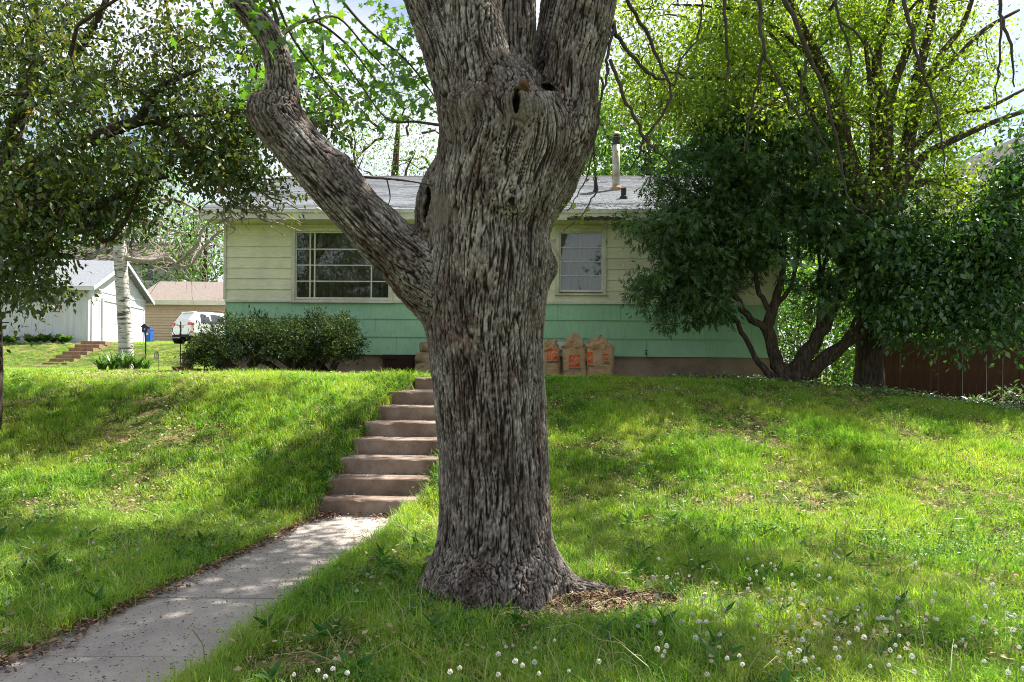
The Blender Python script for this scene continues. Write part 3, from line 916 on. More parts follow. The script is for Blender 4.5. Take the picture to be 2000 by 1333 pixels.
# ------------------------------------------------------------------ the big maple in front
def maple():
    D0 = 5.3
    base = Vector((P(966, 1150, D0).x, D0, 0))
    root = thing('maple_tree', 'huge old maple with deeply furrowed grey bark filling the middle of the lawn', 'tree', base)
    T = []        # limbs as (pixel x, pixel y, depth, radius px)
    T.append([(966, 1300, D0, 165), (967, 1160, D0, 136), (967, 1110, D0, 121), (967, 1060, D0, 112), (967, 1010, D0, 109), (964, 900, D0, 106), (958, 800, D0, 107), (951, 700, D0, 110), (948, 610, D0, 116), (954, 520, D0, 120), (957, 450, D0, 117), (966, 390, D0, 123), (982, 330, D0, 128), (994, 285, D0, 130), (985, 240, D0, 112)])
    T.append([(938, 260, D0 - .10, 76), (893, 140, D0 - .09, 54), (862, 60, D0, 47), (828, -20, D0 + .05, 44), (795, -110, D0 + .1, 42)])
    T.append([(965, 270, D0 - .13, 84), (938, 130, D0 - .17, 60), (926, 30, D0 - .13, 53), (924, -110, D0 - .1, 50)])
    T.append([(1000, 260, D0 + .1, 60), (1004, 130, D0 + .12, 42), (1007, 30, D0 + .14, 38), (1010, -110, D0 + .2, 36)])
    T.append([(1040, 270, D0 + .25, 50), (1058, 150, D0 + .38, 30), (1074, 60, D0 + .45, 24), (1092, -100, D0 + .5, 22)])
    T.append([(1040, 360, D0, 72), (1088, 285, D0, 66), (1112, 225, D0 - .02, 56), (1117, 150, D0 - .02, 52), (1132, 70, D0, 55), (1150, -10, D0, 54), (1172, -110, D0 + .05, 52)])
    T.append([(930, 610, D0, 78), (845, 550, D0 - .02, 68), (775, 490, D0 - .05, 54), (705, 418, D0 - .06, 49), (640, 345, D0 - .05, 48), (580, 282, D0, 47), (543, 232, D0, 46), (550, 185, D0, 31), (545, 126, D0, 26), (522, 67, D0, 25), (470, 0, D0, 23), (415, -60, D0, 22)])
    T.append([(545, 240, D0, 40), (515, 216, D0, 31), (503, 212, D0, 23)])            # stub on the elbow
    T.append([(640, 350, D0 - .05, 36), (664, 322, D0 - .08, 21)])                    # knob on the limb
    T.append([(870, 480, D0 - .02, 50), (850, 420, D0 - .08, 37), (848, 375, D0 - .06, 28), (862, 345, D0, 26)])   # callus lips of the old wound
    T.append([(1050, 520, D0, 40), (1074, 520, D0, 12)])
    T.append([(1070, 365, D0, 45), (1098, 362, D0, 22)])
    # roots
    for pts in ([(990, 1080, D0, 80), (1070, 1135, D0 - .05, 46), (1125, 1158, D0 - .03, 30), (1215, 1170, D0, 18), (1280, 1180, D0 + .05, 8)],
                [(950, 1080, D0, 80), (875, 1135, D0 - .02, 46), (830, 1165, D0 - .05, 26), (780, 1190, D0 - .05, 9)],
                [(960, 1100, D0 - .1, 75), (940, 1160, D0 - .38, 48), (930, 1200, D0 - .5, 26)],
                [(985, 1100, D0 - .1, 70), (1020, 1165, D0 - .35, 40), (1045, 1205, D0 - .48, 20)],
                [(960, 1080, D0 - .1, 60), (895, 1150, D0 - .3, 36), (862, 1192, D0 - .4, 18)],
                [(1000, 1100, D0 + .1, 70), (1070, 1110, D0 + .45, 30), (1120, 1110, D0 + .8, 12)],
                [(930, 1100, D0 + .1, 70), (870, 1105, D0 + .45, 30), (830, 1100, D0 + .8, 12)]):
        T.append(pts)
    limbs = [pix_limb(t, 3) for t in T]
    burl = [(P(1000, 392, 4.93), 0.085), (P(1020, 212, 4.93), 0.135), (P(945, 35, 5.03), 0.05), (P(925, 205, 4.98), 0.11)]
    # rough union, then pulled onto a smooth blend of all limbs
    mb = MB()
    for pts, rs in limbs: mb.tube(pts, rs, 20)
    for c, r in burl:
        mb.lathe([(r * math.sin(a), -r * math.cos(a)) for a in np.linspace(0.2, math.pi - 0.2, 9)], c, 14)
    o = mb.obj('trunk', M['maple_bark'], None)
    rm = o.modifiers.new('r', 'REMESH'); rm.mode = 'VOXEL'; rm.voxel_size = 0.028
    dg = bpy.context.evaluated_depsgraph_get()
    me = bpy.data.meshes.new_from_object(o.evaluated_get(dg))
    n = len(me.vertices)
    V = np.empty(n * 3, np.float32); me.vertices.foreach_get('co', V); V = V.reshape(-1, 3).astype(float)
    hole = []
    segs = []
    for pts, rs in limbs:
        p = np.array(pts); r = np.array(rs)
        segs.append((p[:-1], p[1:], r[:-1], r[1:]))
    def limb_d(X, s):
        A, B, ra, rb = s
        ab = B - A; l2 = np.sum(ab * ab, 1)
        t = np.clip(((X[:, None, :] - A[None]) * ab[None]).sum(2) / l2[None], 0, 1)
        q = A[None] + t[..., None] * ab[None]
        d = np.linalg.norm(X[:, None, :] - q, axis=2) - (ra[None] + (rb - ra)[None] * t)
        return d, t
    K = 0.027
    def near(X, s, m):
        A, B, ra, rb = s
        r = max(ra.max(), rb.max()) + m
        lo = np.minimum(A.min(0), B.min(0)) - r; hi = np.maximum(A.max(0), B.max(0)) + r
        return np.where(np.all((X > lo) & (X < hi), 1))[0]
    def sdf(X):
        acc = 0
        acc = np.full(len(X), 1e-9)
        for s in segs:
            sel = near(X, s, 0.16)
            acc[sel] += np.exp(-np.clip(limb_d(X[sel], s)[0].min(1), -0.4, 0.4) / K)
        for c, r in burl: acc = acc + np.exp(-np.clip(np.linalg.norm(X - np.array(c), axis=1) - r, -0.4, 0.4) / K)
        d = -K * np.log(acc)
        for c, r in hole:
            h = r - np.linalg.norm(X - np.array(c), axis=1)
            d = 0.012 * np.log(np.exp(np.clip(d, -.3, .3) / 0.012) + np.exp(np.clip(h, -.3, .3) / 0.012))
        return d
    def surf(px, py):
        D = 3.5
        for _ in range(60):
            d = float(sdf(np.array([P(px, py, D)]))[0])
            if d < 0.002: break
            D += max(d * 0.8, 0.004)
        return D
    craters = [(px, py, surf(px, py), rx, rz, dp) for px, py, rx, rz, dp in ((1010, 197, .026, .062, .12), (834, 402, .022, .11, .07), (998, 392, .02, .02, .02))]
    for it in range(2):
        d0 = sdf(V); e = 0.004
        g = np.stack([sdf(V + np.eye(3)[k] * e) - d0 for k in range(3)], 1) / e
        gl = np.linalg.norm(g, axis=1)[:, None]
        V = V - np.clip(d0, -0.06, 0.06)[:, None] * g / np.maximum(gl ** 2, 0.3)
    me.vertices.foreach_set('co', V.astype(np.float32).ravel())
    o.modifiers.clear(); o.data = me
    sb = o.modifiers.new('s', 'SUBSURF'); sb.levels = 2; sb.render_levels = 2
    dg = bpy.context.evaluated_depsgraph_get()
    me2 = bpy.data.meshes.new_from_object(o.evaluated_get(dg))
    o.modifiers.clear(); o.data = me2
    bpy.data.meshes.remove(me)
    n = len(me2.vertices)
    V = np.empty(n * 3, np.float32); me2.vertices.foreach_get('co', V); V = V.reshape(-1, 3).astype(float)
    N = np.empty(n * 3, np.float32); me2.vertices.foreach_get('normal', N) if False else me2.vertex_normals.foreach_get('vector', N)
    N = N.reshape(-1, 3)
    # bark coordinates follow every limb
    ds, hs = [], []
    for li, s in enumerate(segs):
        A, B, ra, rb = s
        dall = np.full(n, 9.0); hh = np.zeros(n)
        lo = np.minimum(A.min(0), B.min(0)) - max(ra.max(), rb.max()) - 0.25; hi = np.maximum(A.max(0), B.max(0)) + max(ra.max(), rb.max()) + 0.25
        sel = np.where(np.all((V > lo) & (V < hi), 1))[0]
        if len(sel) == 0: ds.append(dall); hs.append(hh); continue
        X = V[sel]
        d, t = limb_d(X, s)
        k = (d + ra[None] + (rb - ra)[None] * t).argmin(1); ar = np.arange(len(sel))
        ab = B - A; ln = np.linalg.norm(ab, axis=1); cum = np.concatenate([[0], np.cumsum(ln)])
        tk = t[ar, k]
        v = cum[k] + tk * ln[k]
        q = A[k] + tk[:, None] * ab[k]
        perp = X - q
        # parallel transported frame
        fr = []; tv = ab[0] / ln[0]; nn = np.cross(tv, [0.3, 0.2, 0.9] if abs(tv[2]) < .8 else [0, 1, 0.1]); nn /= np.linalg.norm(nn)
        for j in range(len(A)):
            tv = ab[j] / ln[j]; nn = nn - tv * nn.dot(tv); nn /= np.linalg.norm(nn); fr.append((nn.copy(), np.cross(tv, nn)))
        F1 = np.array([f[0] for f in fr])[k]; F2 = np.array([f[1] for f in fr])[k]
        a = (perp * F1).sum(1); b = (perp * F2).sum(1)
        L3 = np.stack([a, b, v], 1)
        # wander of the furrows
        wv = L3 * np.array([6, 6, 3.2])
        wob = np.stack([noise(wv, 3 + li), noise(wv, 9 + li), 0 * a], 1) * 0.016
        p1 = (L3 + wob) * np.array([40, 40, 2.0])
        n1 = noise(p1, li * 1.7); n2 = noise((L3 + wob * 0.6) * np.array([72, 72, 6.0]), 5 + li); n3 = noise(L3 * np.array([80, 80, 30]), 11 + li); n4 = noise(L3 * np.array([9, 9, 5]), 13 + li)
        n5 = noise((L3 + wob) * np.array([17, 17, 11]), 15 + li)
        f1 = np.clip(np.abs(n1) / (0.135 + .05 * n4), 0, 1) ** 0.9 * (0.7 + 0.3 * np.clip(np.abs(n5) / 0.07, 0, 1))
        f2 = np.clip(np.abs(n2) / 0.24, 0, 1) ** 0.8
        hh[sel] = np.clip(0.55 * f1 + 0.22 * f2 * (0.3 + 0.7 * f1) + 0.30 * n3 * f1 + 0.22 * n4 * f1, 0, 1)
        dall[sel] = d.min(1)
        ds.append(dall); hs.append(hh)
    for i in range(len(ds) - 7, len(ds)): ds[i] = ds[i] + 0.07
    ds = np.array(ds); hs = np.array(hs)
    wgt = np.exp(-(ds - ds.min(0)) / 0.012); wgt /= wgt.sum(0)
    h = (wgt * hs).sum(0)
    cal = np.zeros(n)
    for c, r, s in ((P(1020, 208, 4.80), 0.13, 0.5), (P(925, 195, 4.90), 0.10, 0.25), (P(846, 410, 5.02), 0.15, 0.65), (P(1085, 480, 5.3), 0.05, 0.0)):
        dd = np.linalg.norm((V - np.array(c)) * np.array([1, 0.6, 1]), axis=1)
        ang = noise(V * 9.0, 4) * 0.03
        cal = np.maximum(cal, s * smooth((r - dd + ang) / 0.06))
    lump = noise(V * np.array([4.5, 4.5, 3.0]), 2)
    rsm = smooth((V[:, 2] + 0.06) / 0.25)
    amp = (0.021 * (1 - cal) + 0.003) * (0.7 + 0.3 * rsm)
    disp = (h - 0.5) * amp + lump * 0.012
    for px, py, D, rx, rz, dp in craters:
        c = P(px, py, D)
        q = np.hypot((V[:, 0] - c.x - 0.10 * (V[:, 2] - c.z)) / rx, (V[:, 2] - c.z) / rz)
        q = q + 0.55 * noise(V * np.array([22, 22, 13]), 3) + 0.3 * noise(V * 40, 8)
        fr = (np.abs(V[:, 1] - D) < 0.16)
        lip = np.where(fr, np.exp(-((q - 1.35) / 0.35) ** 2) * 0.018 * (1 + 0.8 * noise(V * 14.0, 6)), 0)
        disp = disp * np.where(fr & (q < 1.6), 0.35, 1) + lip
        V[:, 1] += np.where(fr, dp * smooth((1.15 - q) / 0.5), 0)
        h = np.where(fr & (q < 1.0), h * 0.35, h); cal = np.where(fr & (q < 0.9), 0, cal)
    V2 = V + N * disp[:, None] - np.array(base)
    me2.vertices.foreach_set('co', V2.astype(np.float32).ravel())
    at = me2.attributes.new('bark', 'FLOAT', 'POINT'); at.data.foreach_set('value', h.astype(np.float32))
    at = me2.attributes.new('callus', 'FLOAT', 'POINT'); at.data.foreach_set('value', cal.astype(np.float32))
    me2.materials.clear(); me2.materials.append(M['maple_bark'])
    me2.update(); me2.shade_smooth()
    o.parent = root
    # peeled strip of bark and broken stub
    st = MB(); a = P(1084, 470, 5.12); vs = []
    for i in range(9):
        f = i / 8
        p = P(1079 + 22 * f ** 1.6, 468 + 45 * f, 5.12 - 0.05 * f)
        wdt = 0.018 * (1 - f) + 0.003
        vs += [(p.x - wdt, p.y, p.z), (p.x + wdt, p.y - 0.012, p.z), (p.x + wdt, p.y - 0.004, p.z), (p.x - wdt, p.y + 0.008, p.z)]
    fs = [(4 * i + j, 4 * i + (j + 1) % 4, 4 * i + 4 + (j + 1) % 4, 4 * i + 4 + j) for i in range(8) for j in range(4)]
    st.add(vs, fs); st.obj('peeled_bark', M['twig_pale'], root, org=base)
    bs = MB().tube([P(1024, 170, 4.82), P(1022, 163, 4.76), P(1020, 161, 4.725)], [0.040, 0.030, 0.008], 7)
    bs.obj('broken_stub', M['stub'], root, org=base)

    # limbs above the picture
    rng = np.random.RandomState(21)
    up = []
    def limb(*pts):
        c = curve_pts(pts, 4); up.append(([p[:3] for p in c], [p[3] for p in c])); return up[-1]
    def topof(i):
        p, r = limbs[i]; return (*p[-2], r[-2] * 0.97)
    for i, ends in ((1, [(-1.6, 5.5, 6.2, .12), (-2.6, 6.2, 8.5, .08), (-3.2, 6.6, 11, .03)]), (2, [(-.4, 4.9, 6.0, .15), (-.6, 3.6, 8.5, .10), (-.5, 2.8, 11.5, .04)]),
                    (3, [(.1, 5.9, 6.2, .12), (.0, 7.6, 8.6, .09), (-.6, 9.6, 10.6, .05), (-1.0, 12, 12, .025)]), (4, [(.6, 6.4, 6.0, .07), (.8, 8.4, 8.0, .05), (.4, 11.5, 9.8, .025)]),
                    (5, [(.9, 5.4, 6.0, .17), (1.9, 5.0, 8.4, .11), (2.6, 4.6, 11, .05)]), (6, [(-2.7, 5.3, 5.0, .075), (-4.0, 5.6, 7.0, .055), (-5.2, 6.2, 8.6, .025)])):
        limb(topof(i), *ends)
    limb((1.2, 5.3, 6.6, .10), (2.6, 5.4, 7.4, .08), (4.2, 6.2, 7.6, .05), (5.6, 7.2, 7.3, .025))
    limb((-.5, 4.0, 7.6, .09), (-2.2, 2.6, 8.6, .06), (-4, 1.6, 9, .03))
    for q in up: MB().tube(q[0], q[1], 12, cap=False).obj('limb', M['bark_brown'], root, smooth_=True, org=base)
    nodes = [p for l in up for p in l[0]]
    # crown: clumps chosen by the patch of ground they shade
    S = np.array(SUN)
    C = []
    def shade(px, py, h, n, sx, sy):
        for _ in range(n):
            a, b_ = ray(px + rng.normal() * sx, py + rng.normal() * sy)
            D = 2.5
            while D < 14 and EYE + b_ * D > gz(a * D, D): D += 0.06
            g = np.array([a * D, D, EYE + b_ * D])
            c = g + S * ((h + rng.normal() * 0.6 - g[2]) / S[2])
            k = 0
            while c[2] < EYE + 0.485 * c[1] + 0.7 and k < 60: c = c + S * 0.2; k += 1
            C.append(c)
    for a in SHADE: shade(*a)
    C = np.array(C)
    br = grow(nodes, C, rng, 0.035, 0.006, 0.06)
    tag(tubes(br, 5).obj('branch', M['twig'], root, org=base), kind='stuff')
    leaf_obj('crown', cloud(C, 100, rng.uniform(0.20, 0.36, len(C)), 0.14, 'oval', rng, 0.4, 0.5), M['l_maple'], root, base)
    # leafy twigs that hang into the picture left of the trunk
    tw = [[(545, 75, 5.3, 11), (560, 60, 5.35, 8), (610, 40, 5.5, 5), (680, 90, 5.7, 3.5), (735, 160, 5.9, 2)],
          [(600, 45, 5.45, 5), (660, 35, 5.6, 3.5), (720, 100, 5.9, 2.5), (770, 150, 6.1, 1.5)],
          [(545, 70, 5.3, 9), (535, 20, 5.35, 7), (505, -40, 5.4, 6)],
          [(530, -20, 5.5, 5), (575, 80, 5.6, 4), (640, 165, 5.7, 3), (680, 205, 5.8, 2)],
          [(650, -20, 6.0, 5), (715, 55, 6.1, 4), (790, 115, 6.2, 3), (850, 190, 6.3, 2)],
          [(860, 245, 5.5, 5), (810, 238, 5.7, 4), (755, 232, 5.9, 3), (700, 160, 6.1, 2.5), (640, 80, 6.2, 2), (600, 55, 6.3, 1.5)],
          [(690, 345, 5.28, 5), (780, 352, 5.2, 3), (845, 362, 5.1, 2)], [(755, 348, 5.22, 3), (762, 385, 5.2, 2), (755, 408, 5.2, 1)], [(695, 340, 5.28, 3), (708, 310, 5.3, 1.5), (712, 295, 5.3, 1)]]
    tl = [pix_limb([(a, b_, c, d * .6) for a, b_, c, d in t], 5) for t in tw]
    for q in tl: MB().tube(q[0], q[1], 6, cap=False).obj('twig', M['twig'], root, org=base)
    cc = []
    for cx, cy_, D, n, sx, sy in ((520, 30, 5.8, 9, 45, 30), (575, 110, 6.1, 5, 20, 30), (640, 90, 6.2, 3, 30, 20), (760, 100, 6.6, 7, 45, 40), (740, 185, 6.8, 6, 50, 30), (805, 200, 6.8, 6, 30, 50), (560, 170, 6.6, 5, 30, 30), (500, 180, 6.6, 4, 30, 20), (800, 50, 6.9, 5, 40, 30)):
        for _ in range(n): cc.append(P(cx + rng.normal() * sx, cy_ + rng.normal() * sy, D + rng.normal() * 0.4))
    leaf_obj('hanging_leaves', cloud(cc, 26, 0.17, 0.075, 'maple', rng, 0.5, 0.7), M['l_maple'], root, base)
    # dark drooping branches over the right half
    dr = [[(1480, -40, 5.2, 7), (1485, 40, 5.2, 6), (1495, 105, 5.2, 5), (1520, 160, 5.3, 4), (1560, 230, 5.4, 3), (1590, 290, 5.5, 2), (1600, 330, 5.5, 1)],
          [(1500, -50, 5.0, 8), (1545, 30, 5.0, 8), (1580, 110, 5.1, 7), (1615, 200, 5.2, 5), (1640, 300, 5.3, 4), (1655, 380, 5.3, 3), (1690, 420, 5.4, 2), (1725, 445, 5.4, 1)],
          [(1760, -30, 5.6, 7), (1778, 60, 5.6, 6), (1800, 130, 5.6, 5), (1825, 200, 5.7, 4), (1843, 280, 5.7, 2.5), (1845, 365, 5.8, 1)],
          [(1950, -30, 5.6, 6), (1960, 40, 5.6, 5), (1975, 100, 5.6, 4), (1982, 170, 5.7, 2)], [(1955, 35, 5.6, 4), (1952, 120, 5.6, 3), (1945, 210, 5.7, 1.5)],
          [(1190, 30, 5.3, 9), (1205, 70, 5.3, 7), (1235, 110, 5.3, 6), (1275, 150, 5.4, 5), (1310, 165, 5.5, 4), (1300, 215, 5.5, 4), (1262, 265, 5.5, 4), (1250, 300, 5.5, 3), (1230, 330, 5.6, 2)],
          [(1215, -20, 5.4, 7), (1240, 30, 5.4, 6), (1270, 80, 5.5, 6), (1312, 165, 5.5, 4), (1330, 120, 5.6, 3), (1365, 70, 5.7, 3), (1372, -10, 5.7, 3)],
          [(1195, 120, 5.2, 6), (1215, 180, 5.2, 6), (1240, 230, 5.3, 5), (1262, 275, 5.4, 5), (1300, 310, 5.5, 3), (1335, 345, 5.6, 2)],
          [(1410, -30, 5.4, 6), (1418, 60, 5.4, 5), (1422, 130, 5.5, 4), (1420, 160, 5.5, 2)],
          [(1490, 100, 5.2, 5), (1478, 170, 5.3, 4), (1462, 240, 5.4, 3), (1455, 300, 5.4, 1.5)],
          [(1625, -30, 5.5, 5), (1640, 40, 5.5, 4), (1660, 100, 5.6, 3), (1655, 170, 5.6, 2)], [(1640, 40, 5.5, 4), (1690, 85, 5.6, 3), (1720, 130, 5.7, 2)],
          [(1580, 110, 5.1, 5), (1565, 190, 5.2, 4), (1600, 260, 5.3, 3), (1640, 330, 5.3, 2)], [(1615, 200, 5.2, 3), (1670, 240, 5.3, 2.5), (1720, 255, 5.4, 1.5)],
          [(1178, 150, 5.2, 4), (1170, 240, 5.2, 4), (1160, 300, 5.2, 3), (1165, 370, 5.2, 2.5), (1140, 415, 5.2, 2), (1100, 450, 5.1, 1.5)], [(1160, 300, 5.2, 3), (1140, 360, 5.2, 2), (1110, 410, 5.2, 1.5)],
          [(1262, 268, 5.4, 4), (1268, 320, 5.4, 3), (1270, 370, 5.4, 1.5)], [(1200, 45, 5.3, 5), (1185, 110, 5.25, 5), (1188, 140, 5.2, 5), (1178, 180, 5.2, 3)]]
    for d in dr:
        p, r = pix_limb([(a, b_, c, e * .62) for a, b_, c, e in d], 5)
        # wiggle
        q = [np.array(a) + rng.normal(size=3) * 0.006 for a in p]
        MB().tube(q, r, 7).obj('drooping_branch', M['twig'], root, smooth_=True, org=base)
    tipc = [P(1135, 420, 5.2), P(1112, 432, 5.2), P(1105, 412, 5.2), P(1160, 330, 5.2), P(1190, 240, 5.3), P(1215, 150, 5.4), P(1300, 240, 5.6)]
    leaf_obj('tip_leaves', cloud([tuple(a) for a in tipc], 9, 0.05, 0.05, 'oval', rng, 0.3), M['l_bright'], root, base)
# pixel of the shaded patch, height of the clump, how many, spread in pixels
SHADE = [(200, 800, 9.5, 18, 190, 24), (60, 870, 9.5, 10, 80, 25), (560, 960, 9, 13, 55, 35), (690, 850, 9, 6, 25, 35), (300, 1075, 9, 20, 150, 20), (150, 1190, 8.5, 14, 130, 30), (480, 1130, 8.5, 12, 110, 45), (300, 1260, 8, 15, 150, 30), (660, 1180, 8, 32, 110, 60), (800, 1290, 8, 22, 170, 30),
         (1150, 950, 9, 11, 55, 28), (1430, 1110, 8.5, 14, 75, 14), (1140, 830, 9.5, 7, 40, 25), (1560, 1290, 8, 11, 260, 12), (1300, 800, 9.5, 5, 150, 12), (1680, 930, 9, 4, 30, 10), (1130, 1100, 8, 7, 45, 35), (1000, 1320, 7.5, 12, 300, 20), (1800, 1170, 8.5, 4, 150, 10), (1600, 850, 9.5, 3, 250, 14)]
maple()
# ------------------------------------------------------------------ other trees and shrubs
def vec(p): return np.array([p[0], p[1], p[2]])
def crabapple():
    rng = np.random.RandomState(31)
    b = Vector((-6.35, 9.2, gz(-6.35, 9.2)))
    root = thing('crabapple_tree', 'dark leafy crabapple tree at the left edge, bronze tints in its leaves', 'tree', b)
    tr = [[(-40, 900, 9.2, 34), (-24, 760, 9.2, 26), (-24, 640, 9.2, 24), (-30, 480, 9.2, 24), (-10, 380, 9.2, 22), (40, 330, 9.2, 18)],
          [(-25, 440, 9.2, 20), (60, 330, 8.7, 16), (160, 280, 8.3, 13), (280, 235, 8.1, 10), (330, 250, 8.1, 7), (380, 300, 8.1, 4)],
          [(270, 240, 8.1, 9), (305, 180, 8.1, 8), (345, 155, 8.1, 5), (385, 138, 8.1, 3)], [(300, 240, 8.1, 7), (350, 225, 8.1, 5), (400, 225, 8.2, 3), (470, 210, 8.6, 2), (560, 215, 8.6, 1.5), (640, 225, 8.6, 1)],
          [(-20, 420, 9.2, 18), (30, 250, 9.2, 15), (60, 120, 9.3, 12), (70, -40, 9.3, 9)], [(40, 220, 9.2, 11), (130, 130, 9.2, 8), (190, 40, 9.2, 6), (230, -60, 9.2, 5)],
          [(-20, 470, 9.2, 14), (100, 420, 8.8, 10), (200, 400, 8.5, 8), (270, 360, 8.4, 5), (330, 345, 8.4, 3)], [(150, 410, 8.6, 7), (200, 470, 8.4, 5), (240, 440, 8.3, 4), (270, 370, 8.3, 3)],
          [(-15, 560, 9.2, 10), (60, 500, 8.8, 6), (140, 500, 8.6, 4)]]
    tl = [pix_limb(t, 4) for t in tr]
    mb = MB(); mb.tube(*tl[0], 12); mb.obj('trunk', M['bark_dark'], root, smooth_=True, org=b)
    for a, r in tl[1:]: MB().tube(a, r, 8).obj('limb', M['bark_dark'], root, smooth_=True, org=b)
    nodes = [p for l in tl[1:] for p in l[0]] + tl[0][0][8:]
    C = []
    def put(cx, cy, sx, sy, n, D=8.9, sd=0.7):
        for _ in range(n): C.append(vec(P(cx + rng.uniform(-1, 1) * sx, cy + rng.uniform(-1, 1) * sy, D + rng.normal() * sd)))
    put(45, 200, 95, 240, 74, 9.0, 0.9); put(40, 470, 70, 110, 30, 9.0, 0.7); put(240, 90, 120, 110, 18, 9.1); put(270, 255, 170, 105, 44, 8.9); put(420, 170, 90, 110, 28, 8.8, .5)
    put(410, 305, 80, 50, 20, 8.6, .4); put(140, 370, 130, 50, 38, 8.8); put(200, 430, 90, 22, 8, 8.5, .4); put(45, 520, 45, 50, 12, 8.6, .4); put(620, 205, 45, 55, 9, 8.4, .3); put(490, 345, 30, 25, 4, 8.4, .15); put(555, 385, 12, 8, 1, 8.4, .1)
    put(330, -60, 300, 60, 24, 9.0, 1.0); put(-200, 200, 140, 300, 60, 9.2, 1.2); put(20, 600, 25, 40, 4, 8.9, .2); put(490, 250, 50, 60, 10, 8.6, .3)
    C = np.array(C)
    lines = grow(nodes, C, rng, 0.022, 0.005, 0.03)
    tag(tubes(lines, 5).obj('branch', M['bark_dark'], root, org=b), kind='stuff')
    leaf_obj('crown', cloud(np.concatenate([C, C + rng.normal(size=C.shape) * .16]), 58, rng.uniform(0.09, 0.17, 2 * len(C)), 0.075, 'oval', rng, 0.6, 0.8, tone=rng.uniform(0, 1, 2 * len(C)) ** 1.3), M['l_crab'], root, b)
    # bare twigs reaching over the eave
    bt = []
    for _ in range(26):
        x, y = rng.uniform(400, 520), rng.uniform(340, 410)
        q = [(x, y, 8.5, 2.2)]
        for k in range(4):
            x += rng.uniform(8, 38); y += rng.uniform(-4, 22) ; q.append((x, y, 8.5 + rng.normal() * 0.05, 1.8 - k * 0.4))
        bt.append(pix_limb(q, 2))
    for _ in range(16):
        x, y = rng.uniform(400, 470), rng.uniform(390, 430)
        q = [(x, y, 8.5, 2)]
        for k in range(3):
            x += rng.uniform(-18, 26); y += rng.uniform(4, 20); q.append((x, y, 8.5, 1.5 - k * 0.4))
        bt.append(pix_limb(q, 2))
    tag(tubes(bt, 4).obj('bare_twig', M['twig_pale'], root, org=b), kind='stuff')
crabapple()

def bright_tree():
    rng = np.random.RandomState(41)
    D = 13.6
    bp = P(1697, 768, D)
    b = Vector((bp.x, bp.y, gz(bp.x, bp.y)))
    root = thing('young_leaved_tree', 'yellow-green young-leaved tree with a straight dark trunk in front of the fence', 'tree', b)
    tr = [[(1697, 860, D, 36), (1697, 765, D, 31), (1698, 700, D, 26), (1699, 620, D, 25), (1698, 540, D, 26), (1695, 480, D, 27), (1690, 420, D, 30)],
          [(1690, 450, D, 28), (1680, 380, D, 22), (1650, 290, D, 17), (1630, 180, D, 14), (1600, 120, D, 11), (1560, 40, D, 8), (1530, -40, D, 6)],
          [(1695, 450, D, 28), (1718, 380, D, 20), (1728, 280, D, 16), (1722, 190, D, 13), (1712, 120, D, 9), (1735, 30, D, 7), (1755, -60, D, 5)],
          [(1705, 450, D, 24), (1752, 380, D, 17), (1775, 270, D, 13), (1790, 160, D, 10), (1815, 60, D, 8), (1830, -50, D, 6)],
          [(1728, 260, D, 11), (1745, 170, D, 9), (1775, 90, D, 8), (1800, 0, D, 6)], [(1780, 250, D, 9), (1830, 120, D, 7), (1880, 50, D, 5), (1910, -40, D, 4)],
          [(1750, 385, D, 12), (1800, 310, D, 9), (1860, 275, D, 7), (1950, 235, D, 5), (2010, 215, D, 4)], [(1770, 300, D, 8), (1850, 230, D, 6), (1930, 210, D, 4), (2000, 175, D, 3)],
          [(1760, 370, D, 10), (1830, 355, D, 7), (1900, 390, D, 4)], [(1700, 350, D, 6), (1705, 300, D, 6), (1700, 180, D, 5), (1690, 80, D, 4)],
          [(1640, 250, D, 8), (1560, 180, D, 6), (1480, 150, D, 5), (1380, 155, D, 3), (1300, 140, D, 2)], [(1655, 300, D, 7), (1600, 260, D, 6), (1560, 140, D, 4), (1500, 60, D, 3)], [(1610, 130, D, 7), (1520, 60, D, 5), (1440, 20, D, 4), (1350, 10, D, 2)],
          [(1780, 180, D, 6), (1850, 130, D, 5), (1920, 60, D, 4), (1990, 20, D, 3)]]
    tl = [pix_limb(t, 4) for t in tr]
    MB().tube(*tl[0], 14).obj('trunk', M['bark_dark'], root, smooth_=True, org=b)
    for a, r in tl[1:]: MB().tube(a, r, 8).obj('limb', M['bark_brown'], root, smooth_=True, org=b)
    nodes = [p for l in tl[1:] for p in l[0]]
    C = []
    def put(cx, cy, sx, sy, n, sd=0.9):
        for _ in range(n): C.append(vec(P(cx + rng.uniform(-1, 1) * sx, cy + rng.uniform(-1, 1) * sy, D + 0.5 + rng.normal() * sd)))
    put(1560, 120, 170, 130, 130); put(1370, 100, 160, 110, 110); put(1760, 120, 110, 130, 75); put(1320, 190, 90, 60, 26); put(1880, 160, 90, 110, 26); put(1640, 300, 90, 70, 30); put(1800, 290, 80, 80, 30); put(1460, 230, 90, 60, 22)
    put(1590, 370, 60, 40, 12, .4); put(1850, 380, 50, 50, 12); put(1650, -90, 330, 60, 50); put(1830, 440, 50, 40, 8)
    C = np.array(C)
    tag(tubes(grow(nodes, C, rng, 0.03, 0.006, 0.03), 5).obj('branch', M['bark_brown'], root, org=b), kind='stuff')
    leaf_obj('crown', cloud(C, 100, rng.uniform(0.20, 0.38, len(C)), 0.085, 'oval', rng, 0.3, 0.6, tone=rng.uniform(0, 1, len(C))), M['l_bright'], root, b)
bright_tree()

